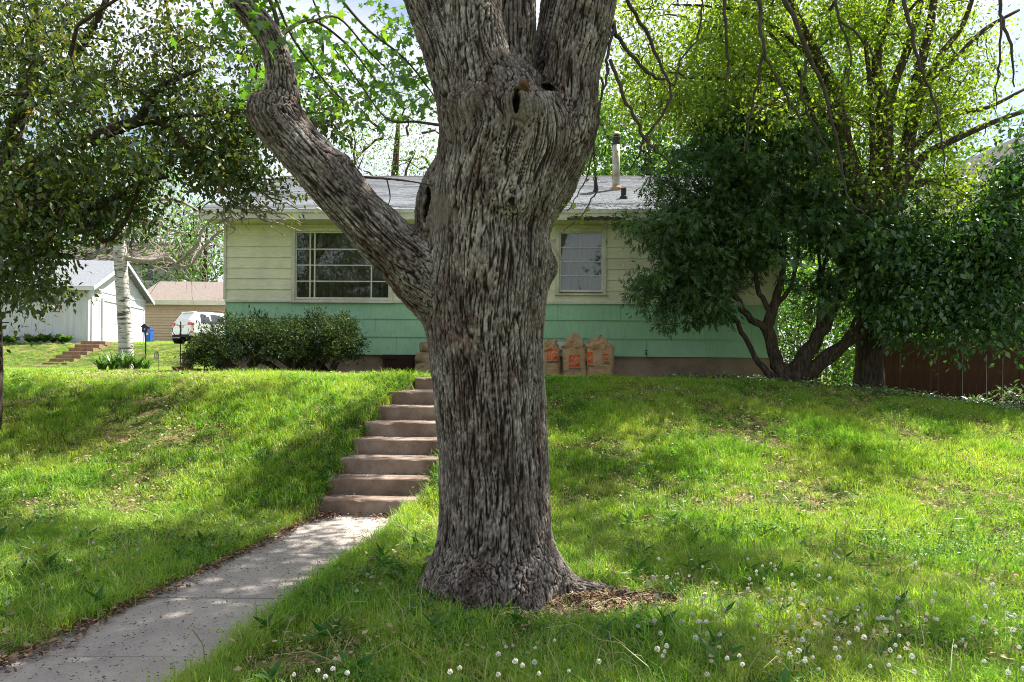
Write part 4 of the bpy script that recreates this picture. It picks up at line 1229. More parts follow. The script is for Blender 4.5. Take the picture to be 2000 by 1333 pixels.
def cedar():
    rng = np.random.RandomState(51)
    D = 13.1
    bp = P(1535, 742, D)
    b = Vector((bp.x, bp.y, gz(bp.x, bp.y)))
    root = thing('cedar_shrub', 'tall dark multi-stemmed evergreen hiding the right end of the house', 'shrub', b)
    tr = [[(1540, 760, D, 42), (1515, 700, D, 24), (1500, 640, D, 22), (1515, 590, D, 16), (1530, 520, D, 11), (1530, 400, D, 8), (1500, 300, D, 6)],
          [(1540, 750, D, 36), (1570, 700, D, 30), (1610, 640, D, 22), (1640, 560, D, 14), (1650, 450, D, 10), (1650, 330, D, 6)],
          [(1555, 745, D, 26), (1620, 690, D, 20), (1680, 655, D, 12), (1720, 640, D, 7)], [(1555, 748, D, 22), (1610, 712, D, 17), (1660, 665, D, 12), (1690, 600, D, 7), (1700, 520, D, 5)],
          [(1530, 750, D, 18), (1490, 720, D, 12), (1455, 660, D, 9), (1425, 610, D, 8), (1400, 560, D, 6), (1370, 500, D, 5)],
          [(1500, 650, D, 14), (1460, 615, D, 12), (1430, 570, D, 10), (1400, 530, D, 8), (1350, 460, D, 6), (1310, 400, D, 4)], [(1505, 620, D, 10), (1480, 560, D, 9), (1465, 500, D, 7), (1440, 400, D, 5), (1420, 310, D, 4)],
          [(1515, 600, D, 9), (1545, 560, D, 8), (1560, 480, D, 6), (1570, 380, D, 5), (1560, 270, D, 3)], [(1580, 700, D, 12), (1600, 620, D, 9), (1600, 520, D, 6), (1590, 420, D, 4)], [(1430, 570, D, 6), (1450, 520, D, 4), (1470, 470, D, 3)],
          [(1620, 640, D, 9), (1600, 560, D, 7), (1620, 480, D, 5)], [(1640, 680, D, 9), (1690, 600, D, 6), (1740, 560, D, 4)]]
    tl = [pix_limb(t, 5) for t in tr]
    for a, r in tl:
        q = [np.array(p) + rng.normal(size=3) * 0.014 for p in a]
        MB().tube(q, [e * .54 for e in r], 9).obj('stem', M['bark_dark'], root, smooth_=True, org=b)
    nodes = [p for l in tl for p in l[0][8:]]
    C = []
    def put(cx, cy, sx, sy, n, sd=0.35, D_=D):
        for _ in range(n): C.append(vec(P(cx + rng.normal() * sx * 0.5, cy + rng.normal() * sy * 0.5, D_ + rng.normal() * sd)))
    put(1360, 430, 105, 120, 78); put(1320, 480, 65, 100, 32); put(1440, 370, 110, 130, 90); put(1345, 575, 75, 45, 28); put(1470, 470, 90, 60, 34); put(1400, 585, 60, 30, 10); put(1620, 560, 90, 40, 16); put(1690, 600, 60, 30, 8); put(1580, 370, 110, 120, 60); put(1650, 460, 90, 70, 32); put(1440, 280, 70, 60, 24)
    put(1560, 270, 60, 40, 14); put(1740, 470, 70, 60, 24); put(1420, 520, 60, 40, 14, .2)
    C = np.array(C)
    tag(tubes(grow(nodes, C, rng, 0.022, 0.004, 0.02), 4).obj('branch', M['bark_brown'], root, org=b), kind='stuff')
    leaf_obj('foliage', cloud(C, 66, rng.uniform(0.09, 0.18, len(C)), 0.16, 'frond', rng, 0.75, 0.55, up=0.6, out=0.8, tone=rng.uniform(0, 1, len(C)) ** 1.5), M['l_cedar'], root, b)
cedar()

def vine_tree():
    rng = np.random.RandomState(61)
    D = 12.6
    bp = P(2060, 800, 13.4)
    b = Vector((bp.x, bp.y, gz(bp.x, bp.y)))
    root = thing('broadleaf_bush', 'dense broad-leaved bush drooping over the brown fence at the right edge', 'bush', b)
    tr = [[(2060, 860, 13.4, 22), (2050, 720, 13.2, 18), (2010, 600, 13, 15), (1960, 500, 12.8, 10), (1960, 380, 12.8, 6)], [(2020, 640, 13, 12), (1930, 570, 12.7, 9), (1850, 540, 12.6, 6), (1780, 560, 12.5, 4)], [(2040, 680, 13.1, 10), (1930, 640, 12.7, 7), (1830, 640, 12.6, 5), (1760, 650, 12.5, 3)], [(2020, 610, 13, 12), (2030, 400, 13, 9), (2010, 200, 13, 5)]]
    tl = [pix_limb(t, 5) for t in tr]
    for a, r in tl: MB().tube(a, r, 8).obj('stem', M['bark_dark'], root, smooth_=True, org=b)
    nodes = [p for l in tl for p in l[0]]
    C = []
    def put(cx, cy, sx, sy, n, sd=0.35):
        for _ in range(n): C.append(vec(P(cx + rng.normal() * sx * 0.55, cy + rng.normal() * sy * 0.55, D + rng.normal() * sd)))
    put(1860, 500, 130, 70, 60); put(1780, 540, 80, 90, 40); put(1930, 560, 100, 90, 50); put(1850, 615, 110, 45, 36); put(1960, 470, 60, 60, 22); put(1985, 330, 30, 70, 20); put(1950, 400, 50, 45, 22); put(1990, 640, 40, 30, 12); put(2080, 500, 60, 150, 30); put(1760, 620, 40, 40, 9); put(1730, 450, 50, 40, 12)
    C = np.array(C)
    tag(tubes(grow(nodes, C, rng, 0.02, 0.004, 0.02), 4).obj('branch', M['bark_dark'], root, org=b), kind='stuff')
    leaf_obj('foliage', cloud(C, 58, rng.uniform(0.15, 0.26, len(C)), 0.115, 'oval', rng, 0.6, 0.7, tone=rng.uniform(0, 1, len(C))), M['l_vine'], root, b)
vine_tree()

def hedge():
    rng = np.random.RandomState(71)
    D = 13.7
    bp = P(560, 735, D)
    b = Vector((bp.x, bp.y, gz(bp.x, bp.y)))
    root = thing('yew_hedge', 'low spreading dark yew hedge under the large left window', 'hedge', b)
    st = []
    for cx in (600, 640, 560, 480):
        for k in range(5):
            ex = min(cx + rng.uniform(-150, 110), 680); ey = rng.uniform(640, 680)
            st.append([(cx + rng.uniform(-10, 10), 738, D, 7), (cx + (ex - cx) * 0.35, 712, D + rng.normal() * .1, 5.5), (cx + (ex - cx) * 0.7, 690, D + rng.normal() * .2, 4), (ex, ey, D + rng.normal() * .3, 2.5)])
    tl = [pix_limb(t, 4) for t in st]
    for a, r in tl: MB().tube([np.array(p) + rng.normal(size=3) * .01 for p in a], r, 7).obj('stem', M['bark_dark'], root, smooth_=True, org=b)
    nodes = [p for l in tl for p in l[0][6:]]
    C = []
    while len(C) < 330:
        u = rng.uniform(0, 1); x = 372 + 328 * u
        top = np.interp(x, [365, 385, 420, 500, 560, 620, 670, 700], [690, 662, 636, 622, 634, 622, 618, 645]) + 8 * math.sin(x * .11) + 5 * math.sin(x * .31)
        bot = np.interp(x, [365, 400, 480, 560, 650, 700], [690, 712, 690, 688, 690, 688])
        y = top + (bot - top) * rng.uniform(0, 1) ** 1.3
        C.append(vec(P(x, y + 8, D + rng.normal() * 0.33)))
    C = np.array(C)
    tag(tubes(grow(nodes, C, rng, 0.012, 0.003, 0.02), 4).obj('branch', M['bark_dark'], root, org=b), kind='stuff')
    parts = [cloud(C, 62, 0.075, 0.075, 'needle', rng, -0.1, 0.8, up=0.6, out=0.8)]
    # upright light sprigs on top
    tips = np.array([vec(P(x_, np.interp(x_, [375, 430, 500, 560, 620, 695], [664, 638, 626, 638, 626, 640]) + 8 * math.sin(x_ * .11) + rng.uniform(-14, 10), D + rng.normal() * 0.3)) for x_ in rng.uniform(375, 695, 80)])
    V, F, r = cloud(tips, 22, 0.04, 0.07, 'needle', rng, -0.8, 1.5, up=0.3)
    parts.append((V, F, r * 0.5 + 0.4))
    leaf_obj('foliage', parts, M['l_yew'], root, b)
hedge()

def birch():
    rng = np.random.RandomState(81)
    D = 23.0
    bp = P(246, 705, D)
    b = Vector((bp.x, bp.y, gz(bp.x, bp.y)))
    root = thing('birch_tree', 'white-barked birch with bare drooping twigs in front of the white garage', 'tree', b)
    tr = [(246, 735, D, 15), (246, 690, D, 13.5), (244, 640, D, 13), (240, 580, D, 12.5), (236, 520, D, 12), (233, 470, D, 12), (228, 400, D, 10), (225, 320, D, 8), (215, 200, D, 5)]
    MB().tube(*pix_limb(tr, 4), 14).obj('trunk', M['birch'], root, smooth_=True, org=b)
    br = [[(240, 500, D, 6), (262, 508, D, 5), (300, 510, D, 4.5), (330, 505, D, 4.5), (350, 520, D, 4), (372, 518, D, 3), (392, 490, D, 3), (420, 460, D, 3), (437, 448, D, 2.5)], [(236, 470, D, 5), (270, 430, D, 4), (310, 440, D, 3), (350, 455, D, 2)], [(232, 450, D, 5), (275, 400, D, 4), (340, 390, D, 3), (400, 420, D, 2)], [(345, 515, D, 3), (385, 480, D, 3), (395, 450, D, 2), (420, 420, D, 1.5)]]
    bl = [pix_limb(t, 4) for t in br]
    for a, r in bl: MB().tube(a, r, 6).obj('limb', M['twig_pale'], root, smooth_=True, org=b)
    tw = []
    for _ in range(120):
        l = bl[rng.randint(len(bl))][0]; p = np.array(l[rng.randint(3, len(l))]); q = [p]
        d = rng.normal(size=3) * np.array([0.25, 0.15, 0.2])
        for k in range(4):
            d = d * 0.8 + np.array([rng.normal() * 0.08, rng.normal() * 0.05, -0.05]); q.append(q[-1] + d)
        tw.append((q, [0.014, 0.012, 0.010, 0.008, 0.006]))
    tag(tubes(tw, 4).obj('twig', M['twig_pale'], root, org=b), kind='stuff')
    C = np.array([vec(P(rng.uniform(120, 330), rng.uniform(250, 470), D + rng.normal() * .8)) for _ in range(40)])
    leaf_obj('crown', cloud(C, 60, 0.45, 0.10, 'oval', rng, 0.5), M['l_back'], root, b)
    # strap leaves at its foot, one plant each
    for i, (px, D2, s) in enumerate(((200, 22.6, 1.0), (222, 22.2, 1.1), (245, 22.0, 1.15), (268, 22.3, 1.0), (230, 23.6, 1.0), (284, 22.8, 0.8))):
        p = P(px, 722, D2); z = gz(p.x, p.y)
        n = 46
        ang = rng.uniform(0, 2 * math.pi, n); ln = rng.uniform(0.4, 0.75, n) * s; lean = rng.uniform(0.5, 1.4, n)
        V, F = [], []
        for k in range(n):
            d = np.array([math.cos(ang[k]), math.sin(ang[k]), 0]); sd = np.array([-d[1], d[0], 0]); o = d * 0.05 * rng.uniform(0, 2); m = len(V)
            for j, f in enumerate((0, .35, .7, 1.0)):
                h = ln[k] * (f * math.cos(lean[k] * f * 0.8)) * 0.95; rr = ln[k] * f * math.sin(lean[k] * f) * 0.9
                wd = 0.022 * s * (1, 1.2, 0.8, 0.05)[j]
                V += [o + d * rr + sd * wd + [0, 0, h], o + d * rr - sd * wd + [0, 0, h]]
            for j in range(3): F.append((m + 2 * j, m + 2 * j + 1, m + 2 * j + 3, m + 2 * j + 2))
        ob = link('strap_leaf_plant', np_mesh('strap_leaf_plant', np.array(V), np.array(F), M['l_hosta'], rng.uniform(0, 1, len(F))))
        ob.location = (p.x, p.y, z)
        tag(ob, 'green strap-leaved plant in the clump around the birch foot', 'plant', 'strap-leaved plants at the birch')
birch()

def back_tree(name, label, px, D, top, rx, rz, tone='l_back', n=60, seed=1, base_z=None, leaf=0.26, per=60, low=0.25):
    rng = np.random.RandomState(seed)
    x = (px - 1000) / FPX * D
    z0 = gz(x, D)
    zt = P(px, top, D).z
    b = Vector((x, D, z0)); H = zt - z0
    root = thing(name, label, 'tree', b, group='trees behind the house')
    tl = curve_pts([(x, D, z0 - .2, 0.03 * H), (x + .1, D, z0 + H * .25, .022 * H), (x - .1, D + .1, z0 + H * .5, .017 * H), (x + .1, D, z0 + H * .8, .006 * H)], 4)
    MB().tube([p[:3] for p in tl], [p[3] for p in tl], 9).obj('trunk', M['bark_brown'], root, smooth_=True, org=b)
    C = ellip(rng, n, (x, D, z0 + H * (low + (1 - low) / 2)), (rx, rx * .8, H * (1 - low) / 2), 0.42)
    C = C + rng.normal(size=C.shape) * 0.3
    nodes = [p[:3] for p in tl[4:]]
    tag(tubes(grow(nodes, C, rng, 0.005 * H, 0.010, 0.05), 5).obj('branch', M['bark_brown'], root, org=b), kind='stuff')
    leaf_obj('crown', cloud(C, per, rng.uniform(0.5, 0.85, len(C)) * rz, leaf, 'oval', rng, 0.3, 0.65, tone=rng.uniform(0, 1, len(C))), M[tone], root, b)
back_tree('shade_tree', 'fresh green tree rising behind the chimney flue', 1260, 27, 130, 3.6, 1.0, n=130, seed=101, low=.2, per=80, leaf=.22)
back_tree('shade_tree', 'feathery pale tree in the sky gap left of the trunk', 770, 34, 120, 3.4, 1.0, n=56, seed=102, per=90, leaf=.13, low=.3)
back_tree('shade_tree', 'green tree rising beyond the ridge behind the dark evergreen', 1470, 28, 40, 4.2, 1.0, n=130, seed=103, low=.2, per=80, leaf=.22)
back_tree('shade_tree', 'tall green tree behind the young yellow-green tree', 1650, 33, -120, 4.5, 1.0, n=120, seed=104, low=.15, per=80, leaf=.24)
back_tree('shade_tree', 'green tree above the tan garage roof', 400, 62, 380, 4.5, 1.3, n=70, seed=105, per=60, leaf=.34, low=.15)
back_tree('shade_tree', 'green tree behind the birch', 280, 66, 300, 5.0, 1.4, n=70, seed=106, per=60, leaf=.36, low=.15)
back_tree('shade_tree', 'green tree beyond the white garage roof', 90, 60, 200, 6.0, 1.5, n=80, seed=107, per=60, leaf=.36, low=.15)
back_tree('shade_tree', 'big green tree behind the furrowed trunk', 1060, 30, 60, 3.6, 1.0, n=60, seed=108, low=.2)
back_tree('shade_tree', 'leafy green tree seen through the stems of the dark evergreen', 1590, 19, 470, 2.2, .7, n=170, seed=109, low=.0, leaf=.12, per=80, tone='l_maple')
back_tree('shade_tree', 'green tree behind the right-hand fence', 1860, 24, 330, 2.8, .8, n=70, seed=110, low=.1, leaf=.16)
back_tree('shade_tree', 'pale tree far behind the roof ridge beside the slanting limb', 640, 48, 330, 3.4, 1.1, n=20, seed=111, per=44, leaf=.24, low=.2)

# ------------------------------------------------------------------ right-hand fence and neighbour
def fence():
    a = P(1728, 770, 15.4); e = P(2140, 770, 14.6)
    a.z = 0; e.z = 0
    d = (e - a); n = int(d.length / 0.142)
    u = d.normalized(); rz = math.atan2(u.y, u.x)
    base = Vector((a.x, a.y, 0.55))
    root = thing('board_fence', 'dark red-brown upright board fence in the shade at the right', 'fence', base, rz)
    rng = random.Random(5)
    meshes = []
    for k in range(5):
        h = 1.66 + rng.uniform(-0.015, 0.015)
        mb = MB().prism([(0.0, 0.05), (0.136, 0.05), (0.136, h - 0.03), (0.118, h), (0.018, h), (0.0, h - 0.03)], 0.0, 0.018, axis='y')
        meshes.append(mb.mesh('board', M['fence']))
    for i in range(n):
        o = link('board', meshes[rng.randrange(5)], root)
        o.location = (i * 0.142, rng.uniform(-0.012, 0.012), rng.uniform(-0.015, 0.015))
    Lh = n * 0.142
    for z in (0.35, 1.35): MB().box(0, Lh, 0.033, 0.07, z, z + 0.09).obj('rail', M['fence'], root)
    for k in range(int(Lh / 2.4) + 1): MB().box(k * 2.4, k * 2.4 + 0.09, 0.072, 0.16, -0.6, 1.70).obj('post', M['fence'], root)
fence()
def neighbour_right():
    c = P(1893, 425, 21.0)
    b = Vector((c.x, 21.0, 0.4))
    root = thing('neighbour_house', 'pale grey two-storey neighbouring house glimpsed through leaves at the far right', 'house', b)
    ez = c.z - b.z
    W = 7.0; pk = ez + 2.9
    MB().prism([(0.25, 0), (W, 0), (W, ez), (W / 2, pk), (0.25, ez + 0.2)], 0.05, 7, axis='y').obj('wall', M['grey_house'], root)
    MB().prism([(-0.12, ez - 0.12), (W / 2, pk + 0.12), (W / 2, pk + 0.36), (-0.22, ez + 0.10)], -0.4, 7.4, axis='y').obj('roof', M['dark_roof'], root)
    for px, py, wd, hh in ((1975, 440, .8, 1.2), (1968, 672, 0.9, 1.0)):
        q = P(px, py, 21.0) - b
        w_ = MB(); w_.box(q.x - wd / 2 - .08, q.x + wd / 2 + .08, -.02, .06, q.z - hh / 2 - .08, q.z - hh / 2); w_.box(q.x - wd / 2 - .08, q.x + wd / 2 + .08, -.02, .06, q.z + hh / 2, q.z + hh / 2 + .08)
        for s in (-1, 1): w_.box(q.x + s * (wd / 2 + .04) - .04, q.x + s * (wd / 2 + .04) + .04, -.02, .06, q.z - hh / 2, q.z + hh / 2)
        wo = w_.obj('window', M['white'], root)
        MB().box(q.x - wd / 2, q.x + wd / 2, 0.0, 0.03, q.z - hh / 2, q.z + hh / 2).obj('pane', M['carglass'], wo)
    k = 0
    z = 0.15
    lap = MB()
    while z < ez:
        lap.prism([(0.046, z), (0.02, z), (0.046, z + 0.13)], 0.26, W - 0.05, axis='x'); z += 0.14
    lap.v = [(v[0], v[1], v[2]) for v in lap.v]
    tag(lap.obj('lap_siding', M['grey_house'], root), kind='stuff')
neighbour_right()

# ------------------------------------------------------------------ back yard on the left
def garage():
    A = P(172, 661, 35.0); B = P(283, 667, 42.6)
    e2 = Vector((B.x - A.x, B.y - A.y, 0)); Wd = e2.length; e2.normalize()
    rz = math.atan2(e2.y, e2.x) - math.pi / 2     # local +y runs along the gable wall, local -x along the long wall
    b = Vector((A.x, A.y, gz(A.x, A.y) - 0.1))
    root = thing('white_garage', 'white board garage with a gable and timber steps leading to its door', 'garage', b, rz)
    h = P(172, 559, 35.0).z - b.z
    Ln = 9.0; pk = h + 1.55
    mb = MB(); mb.box(-Ln, -0.0, 0, Wd, -0.3, h)
    mb.prism([(0, h), (Wd, h), (Wd / 2, pk)], -Ln, 0, axis='x')
    mb.obj('wall', M['garage'], root)
    # grooves as battens on both visible faces
    g = MB()
    for k in range(int(Ln / 0.3)): g.box(-k * 0.3 - 0.03, -k * 0.3 - 0.005, -0.012, 0.0, -0.2, h)
    tag(g.obj('battens', M['garage'], root), kind='stuff')
    for s in (0, 1):
        sg = 1 if s == 0 else -1
        y0 = -0.35 if s == 0 else Wd + 0.35
        pr = [(y0, h - 0.14), (Wd / 2, pk + 0.02), (Wd / 2, pk + 0.12), (y0, h - 0.04)]
        MB().prism(pr if s == 0 else pr[::-1], -Ln - 0.3, 0.35, axis='x').obj('roof', M['shingle_tan' if False else 'shingle'], root)
        MB().prism([(y0, h - 0.20), (Wd / 2, pk - 0.06), (Wd / 2, pk + 0.10), (y0, h - 0.05)], 0.352, 0.39, axis='x').obj('rake_board', M['white'], root)
    MB().box(-Ln - .3, 0.35, -0.375, -0.352, h - 0.22, h - 0.06).obj('fascia', M['white'], root)
    MB().box(0.003, 0.03, 0.05, Wd - 0.05, h - 0.12, h + 0.02).obj('belt_board', M['white'], root)
    def on_gable(px):       # distance along the gable wall
        a, _ = ray(px, 600)
        # solve (A + t e2) . (direction) : x = a * y
        return (a * A.y - A.x) / (e2.x - a * e2.y)
    d0, d1 = on_gable(179), on_gable(192)
    do = MB().box(0.004, 0.05, d0, d1, 0.15, 2.15).obj('door', M['white'], root)
    fr = MB(); fr.box(0.004, 0.07, d0 - .1, d0, 0.1, 2.25); fr.box(0.004, 0.07, d1, d1 + .1, 0.1, 2.25); fr.box(0.004, 0.07, d0, d1, 2.15, 2.25)
    fr.obj('door_frame', M['white'], do)
    for z in (0.4, 1.0, 1.6): MB().box(0.05, 0.058, d0 + 0.12, d1 - 0.12, z, z + 0.4).obj('door_panel', M['white'], do)
    g0, g1 = on_gable(200), on_gable(279)
    od = MB()
    od.box(0.004, 0.03, g0, g1, 0.1, 2.2)
    oo = od.obj('overhead_door', M['white'], root)
    for k in range(4): MB().box(0.03, 0.042, g0 + .03, g1 - .03, 0.13 + k * .52, 0.13 + k * .52 + .49).obj('door_panel', M['white'], oo)
    f2 = MB(); f2.box(0.004, 0.08, g0 - .12, g0, 0, 2.32); f2.box(0.004, 0.08, g1, g1 + .12, 0, 2.32); f2.box(0.004, 0.08, g0, g1, 2.2, 2.32); f2.obj('door_frame', M['white'], oo)
    MB().lathe([(0.05, 0), (0.11, 0.08), (0.12, 0.2), (0.05, 0.26)], (0.16, d0 + 0.5, 2.42), 12).obj('lamp', M['white'], root)
    MB().box(0.043, 0.05, on_gable(224), on_gable(228), 1.15, 1.6).obj('notice', M['grey_house'], root)
    # side window
    def on_side(px):
        a, _ = ray(px, 600); e1 = Vector((e2.y, -e2.x, 0))
        return (a * A.y - A.x) / (e1.x - a * e1.y)
    s0, s1 = on_side(87), on_side(115)
    z1 = P(100, 578, 35).z - b.z; z0 = P(100, 595, 35).z - b.z
    wo = MB(); wo.box(s0 - .1, s1 + .1, -0.05, -0.013, z0 - .1, z0); wo.box(s0 - .1, s1 + .1, -0.05, -0.013, z1, z1 + .1); wo.box(s0 - .1, s0, -0.05, -0.013, z0, z1); wo.box(s1, s1 + .1, -0.05, -0.013, z0, z1)
    wi = wo.obj('window', M['white'], root)
    MB().box(s0, s1, -0.03, -0.014, z0, z1).obj('pane', M['carglass'], wi)
    # hosta border along the long wall
    rng = np.random.RandomState(3)
    protos = []
    for q in range(2):
        V, F = [], []
        n = 34
        for k in range(n):
            a = rng.uniform(0, 2 * math.pi); ln = rng.uniform(.22, .42); le = rng.uniform(.4, 1.3)
            d = np.array([math.cos(a), math.sin(a), 0]); sd = np.array([-d[1], d[0], 0]); m = len(V)
            for j, f in enumerate((.15, .45, .8, 1.0)):
                hh = ln * f * math.cos(le * f * .9); rr = ln * f * math.sin(le * (0.4 + .6 * f)); wd = .085 * (.2, 1, .8, .05)[j]
                V += [d * rr + sd * wd + [0, 0, hh], d * rr - sd * wd + [0, 0, hh]]
            for j in range(3): F.append((m + 2 * j, m + 2 * j + 1, m + 2 * j + 3, m + 2 * j + 2))
        protos.append(np_mesh('hosta', np.array(V), np.array(F), M['l_hosta'], rng.uniform(0, 1, len(F))))
    e1 = Vector((-e2.y, e2.x, 0))
    for k in range(26):
        p = A + e1 * (0.6 + k * 0.36 + rng.uniform(-.1, .1)) - e2 * (0.45 + rng.uniform(-.15, .25))
        o = link('hosta', protos[k % 2]); o.location = (p.x, p.y, gz(p.x, p.y)); s = rng.uniform(.9, 1.5); o.scale = (s, s, s); o.rotation_euler = (0, 0, rng.uniform(0, 6))
        tag(o, 'green hosta in the border along the white garage wall', 'plant', 'hostas along the garage')
    # timber steps
    top = P(188, 667, 33.4); bot = P(102, 716, 30.4)
    st = thing('timber_steps', 'brown timber steps climbing the bank to the white garage door', 'steps', (bot.x, bot.y, gz(bot.x, bot.y)))
    ns = 8
    dirv = Vector((top.x - bot.x, top.y - bot.y, 0)); dl = dirv.length; dirv.normalize(); sv = Vector((-dirv.y, dirv.x, 0))
    za, zb = bot.z, top.z
    for i in range(ns):
        f = i / (ns - 1)
        p = bot.lerp(top, f); zz = za + (zb - za) * f
        wd = 0.5
        mb = MB()
        run = dl / (ns - 1)
        vs = []
        # tread lies across the picture, riser faces the camera
        xh = PX(24, p.y)
        mb.box(p.x - xh, p.x + xh, p.y - 0.28, p.y + 0.4, zz - 0.17, zz)
        mb.obj('tread', M['timber'], st, org=st.location, bevel=0.01)
    return root
garage()

def tan_garage():
    D = 47.0
    a = P(262, 667, D); b = Vector((P(276, 667, D).x, D, gz(a.x, D) - .1))
    root = thing('tan_garage', 'tan lap-sided garage with a brown shingle roof behind the white car', 'garage', b)
    W = 8.0; h = P(300, 586, D).z - b.z; rdg = P(300, 550, D + 3.2).z - b.z
    core = MB(); core.box(0.02, W, 0.03, 6.4, -0.2, h); core.prism([(0.03, h), (6.4, h), (3.2, rdg - .1)], 0.02, W, axis='x')
    core.obj('wall', M['tan'], root)
    z = 0; lap = MB()
    while z < h - .2:
        lap.prism([(0.028, z), (-0.03, z), (0.0, z + 0.16), (0.028, z + 0.16)], 0, W, axis='x'); z += 0.165
    tag(lap.obj('lap_siding', M['tan'], root), kind='stuff')
    r1 = MB(); r1.prism([(-0.4, h - 0.05), (3.2, rdg), (3.2, rdg - .1), (-0.4, h - 0.15)], -0.4, W + .4, axis='x'); r1.prism([(6.8, h - 0.05), (6.8, h - 0.15), (3.2, rdg - .1), (3.2, rdg)], -0.4, W + .4, axis='x')
    r1.obj('roof', M['shingle_tan'], root)
    MB().box(-0.4, W + .4, -0.44, -0.402, h - 0.32, h - 0.06).obj('fascia', M['cream'], root)
tan_garage()
def far_house():
    D = 62.0
    b = Vector((P(205, 600, D).x, D, gz(-30, D)))
    root = thing('beige_house', 'beige house with a small window peeking over the garage roofs', 'house', b)
    x1 = P(340, 600, D).x - b.x; h = P(300, 515, D).z - b.z
    MB().box(0, x1, 0, 6, -.3, h).obj('wall', M['grey_house'], root)
    rr = MB(); rr.prism([(-.5, h), (3, h + 2.2), (6.5, h), (6.5, h - .1), (-.5, h - .1)], -4.5, x1 + .5, axis='x'); rr.obj('roof', M['shingle_tan'], root)
    MB().box(-4, -0.02, 0.5, 6, -.3, h - .12).obj('wing', M['tan'], root)
    q = P(289, 532, D) - b
    wo = MB(); wo.box(q.x - .55, q.x + .55, -.06, -.003, q.z - .8, q.z + .8); w0 = wo.obj('window', M['white'], root)
    MB().box(q.x - .42, q.x + .42, -.08, -.062, q.z - .68, q.z + .68).obj('pane', M['carglass'], w0)
far_house()

def suv():
    D = 41.0
    p = P(354, 672, D)
    b = Vector((p.x, p.y, gz(p.x, p.y)))
    head = math.radians(-32)        # nose points away and to the right
    root = thing('white_suv', 'white sport utility vehicle parked before the tan garage, seen from behind', 'car', b, head)
    # local: +y forward, +x right, body from y=0 (rear) to 4.6
    hw = 0.9
    prof = [  # y, half width, z bottom, z belt, roof half width, roof z
        (0.00, .80, .45, .98, .60, 1.00), (0.10, .88, .34, 1.02, .66, 1.22), (0.42, .90, .30, 1.04, .64, 1.60), (1.0, .91, .30, 1.03, .66, 1.68), (2.2, .91, .28, 1.00, .66, 1.68), (2.9, .91, .28, .98, .62, 1.55), (3.5, .90, .28, .96, .70, 1.02), (4.3, .86, .30, .86, .64, .90), (4.6, .72, .42, .74, .55, .78)]
    vs, fs = [], []
    for y, w_, zb, zl, rw, rz_ in prof:
        vs += [(-w_ * .9, y, zb), (-w_, y, zb + .2), (-w_ * 1.0, y, zl), (-rw, y, rz_ - .05), (-rw * .85, y, rz_), (rw * .85, y, rz_), (rw, y, rz_ - .05), (w_, y, zl), (w_, y, zb + .2), (w_ * .9, y, zb)]
    n = len(prof); k = 10
    for i in range(n - 1):
        for j in range(k): fs.append((i * k + j, i * k + (j + 1) % k, (i + 1) * k + (j + 1) % k, (i + 1) * k + j))
    fs += [tuple(range(k))[::-1], tuple((n - 1) * k + j for j in range(k))]
    MB().add(vs, fs).obj('body', M['carpaint'], root, bevel=0.03)
    # glass panels a little proud
    def pane(q, nm='window'): MB().add(q + [(a * .97, c_ + .03, d_ - .01) for a, c_, d_ in q], [(0, 1, 2, 3), (7, 6, 5, 4), (0, 4, 5, 1), (1, 5, 6, 2), (2, 6, 7, 3), (3, 7, 4, 0)]).obj(nm, M['carglass'], root)
    pane([(-.70, .10, 1.08), (.70, .10, 1.08), (.56, .385, 1.54), (-.56, .385, 1.54)], 'rear_window')
    for s in (-1, 1):
        for y0, y1, y2, y3 in ((.55, 1.15, 1.15, .65), (1.25, 2.05, 2.05, 1.25), (2.15, 3.1, 2.72, 2.15)):
            q = [(s * .915, y0, 1.06), (s * .915, y1, 1.05), (s * .70, y2, 1.52), (s * .70, y3, 1.55)]
            pane(q if s > 0 else q[::-1])
    for s in (-1, 1):
        tl = MB().box(min(s * .55, s * .90), max(s * .55, s * .90), -.03, .16, .92, 1.06).obj('tail_light', M['redlens'], root, bevel=.01)
        MB().box(min(s * .74, s * .88), max(s * .74, s * .88), -.02, .06, .50, .60).obj('reflector', M['redlens'], root)
        for y in (.85, 3.65):
            wh = MB(); wh.lathe([(.22, -.1), (.33, -.09), (.345, 0), (.33, .09), (.22, .1)], sides=20)
            wh.v = [(s * .80 + v[2], y + v[0], .345 + v[1]) for v in wh.v]
            w_ = wh.obj('wheel', M['rubber'], root, smooth_=True)
            ri = MB(); ri.lathe([(.22, -.06), (.21, .06), (.08, .09), (.02, .09)], sides=20); ri.v = [(s * (.82 + v[2] * .6), y + v[0], .345 + v[1]) for v in ri.v]
            ri.obj('rim', M['flue'], w_)
    MB().box(-.80, .80, -.045, .1, .33, .62).obj('bumper', M['carpaint'], root, bevel=.03)
    MB().box(-.72, .72, -.055, .06, .28, .42).obj('bumper_skirt', M['rubber'], root)
    MB().box(-.2, .2, -.01, .02, .76, .90).obj('licence_plate', M['grey_house'], root)
    MB().box(-.42, .42, -.03, .02, .905, .94).obj('chrome_strip', M['flue'], root)
    MB().lathe([(.05, 0), (.05, .02), (.02, .03)], (0, 0, 0), 10).obj('badge', M['flue'], root).location = (0, 0.02, .985)
    for s in (-1, 1): MB().tube([(s * .60, .7, 1.70), (s * .60, 1.0, 1.74), (s * .60, 2.3, 1.74), (s * .60, 2.6, 1.69)], .02, 6).obj('roof_rail', M['black'], root)
    MB().box(-.5, .5, .34, .62, 1.60, 1.66).obj('roof_spoiler', M['carpaint'], root, bevel=.02)
suv()

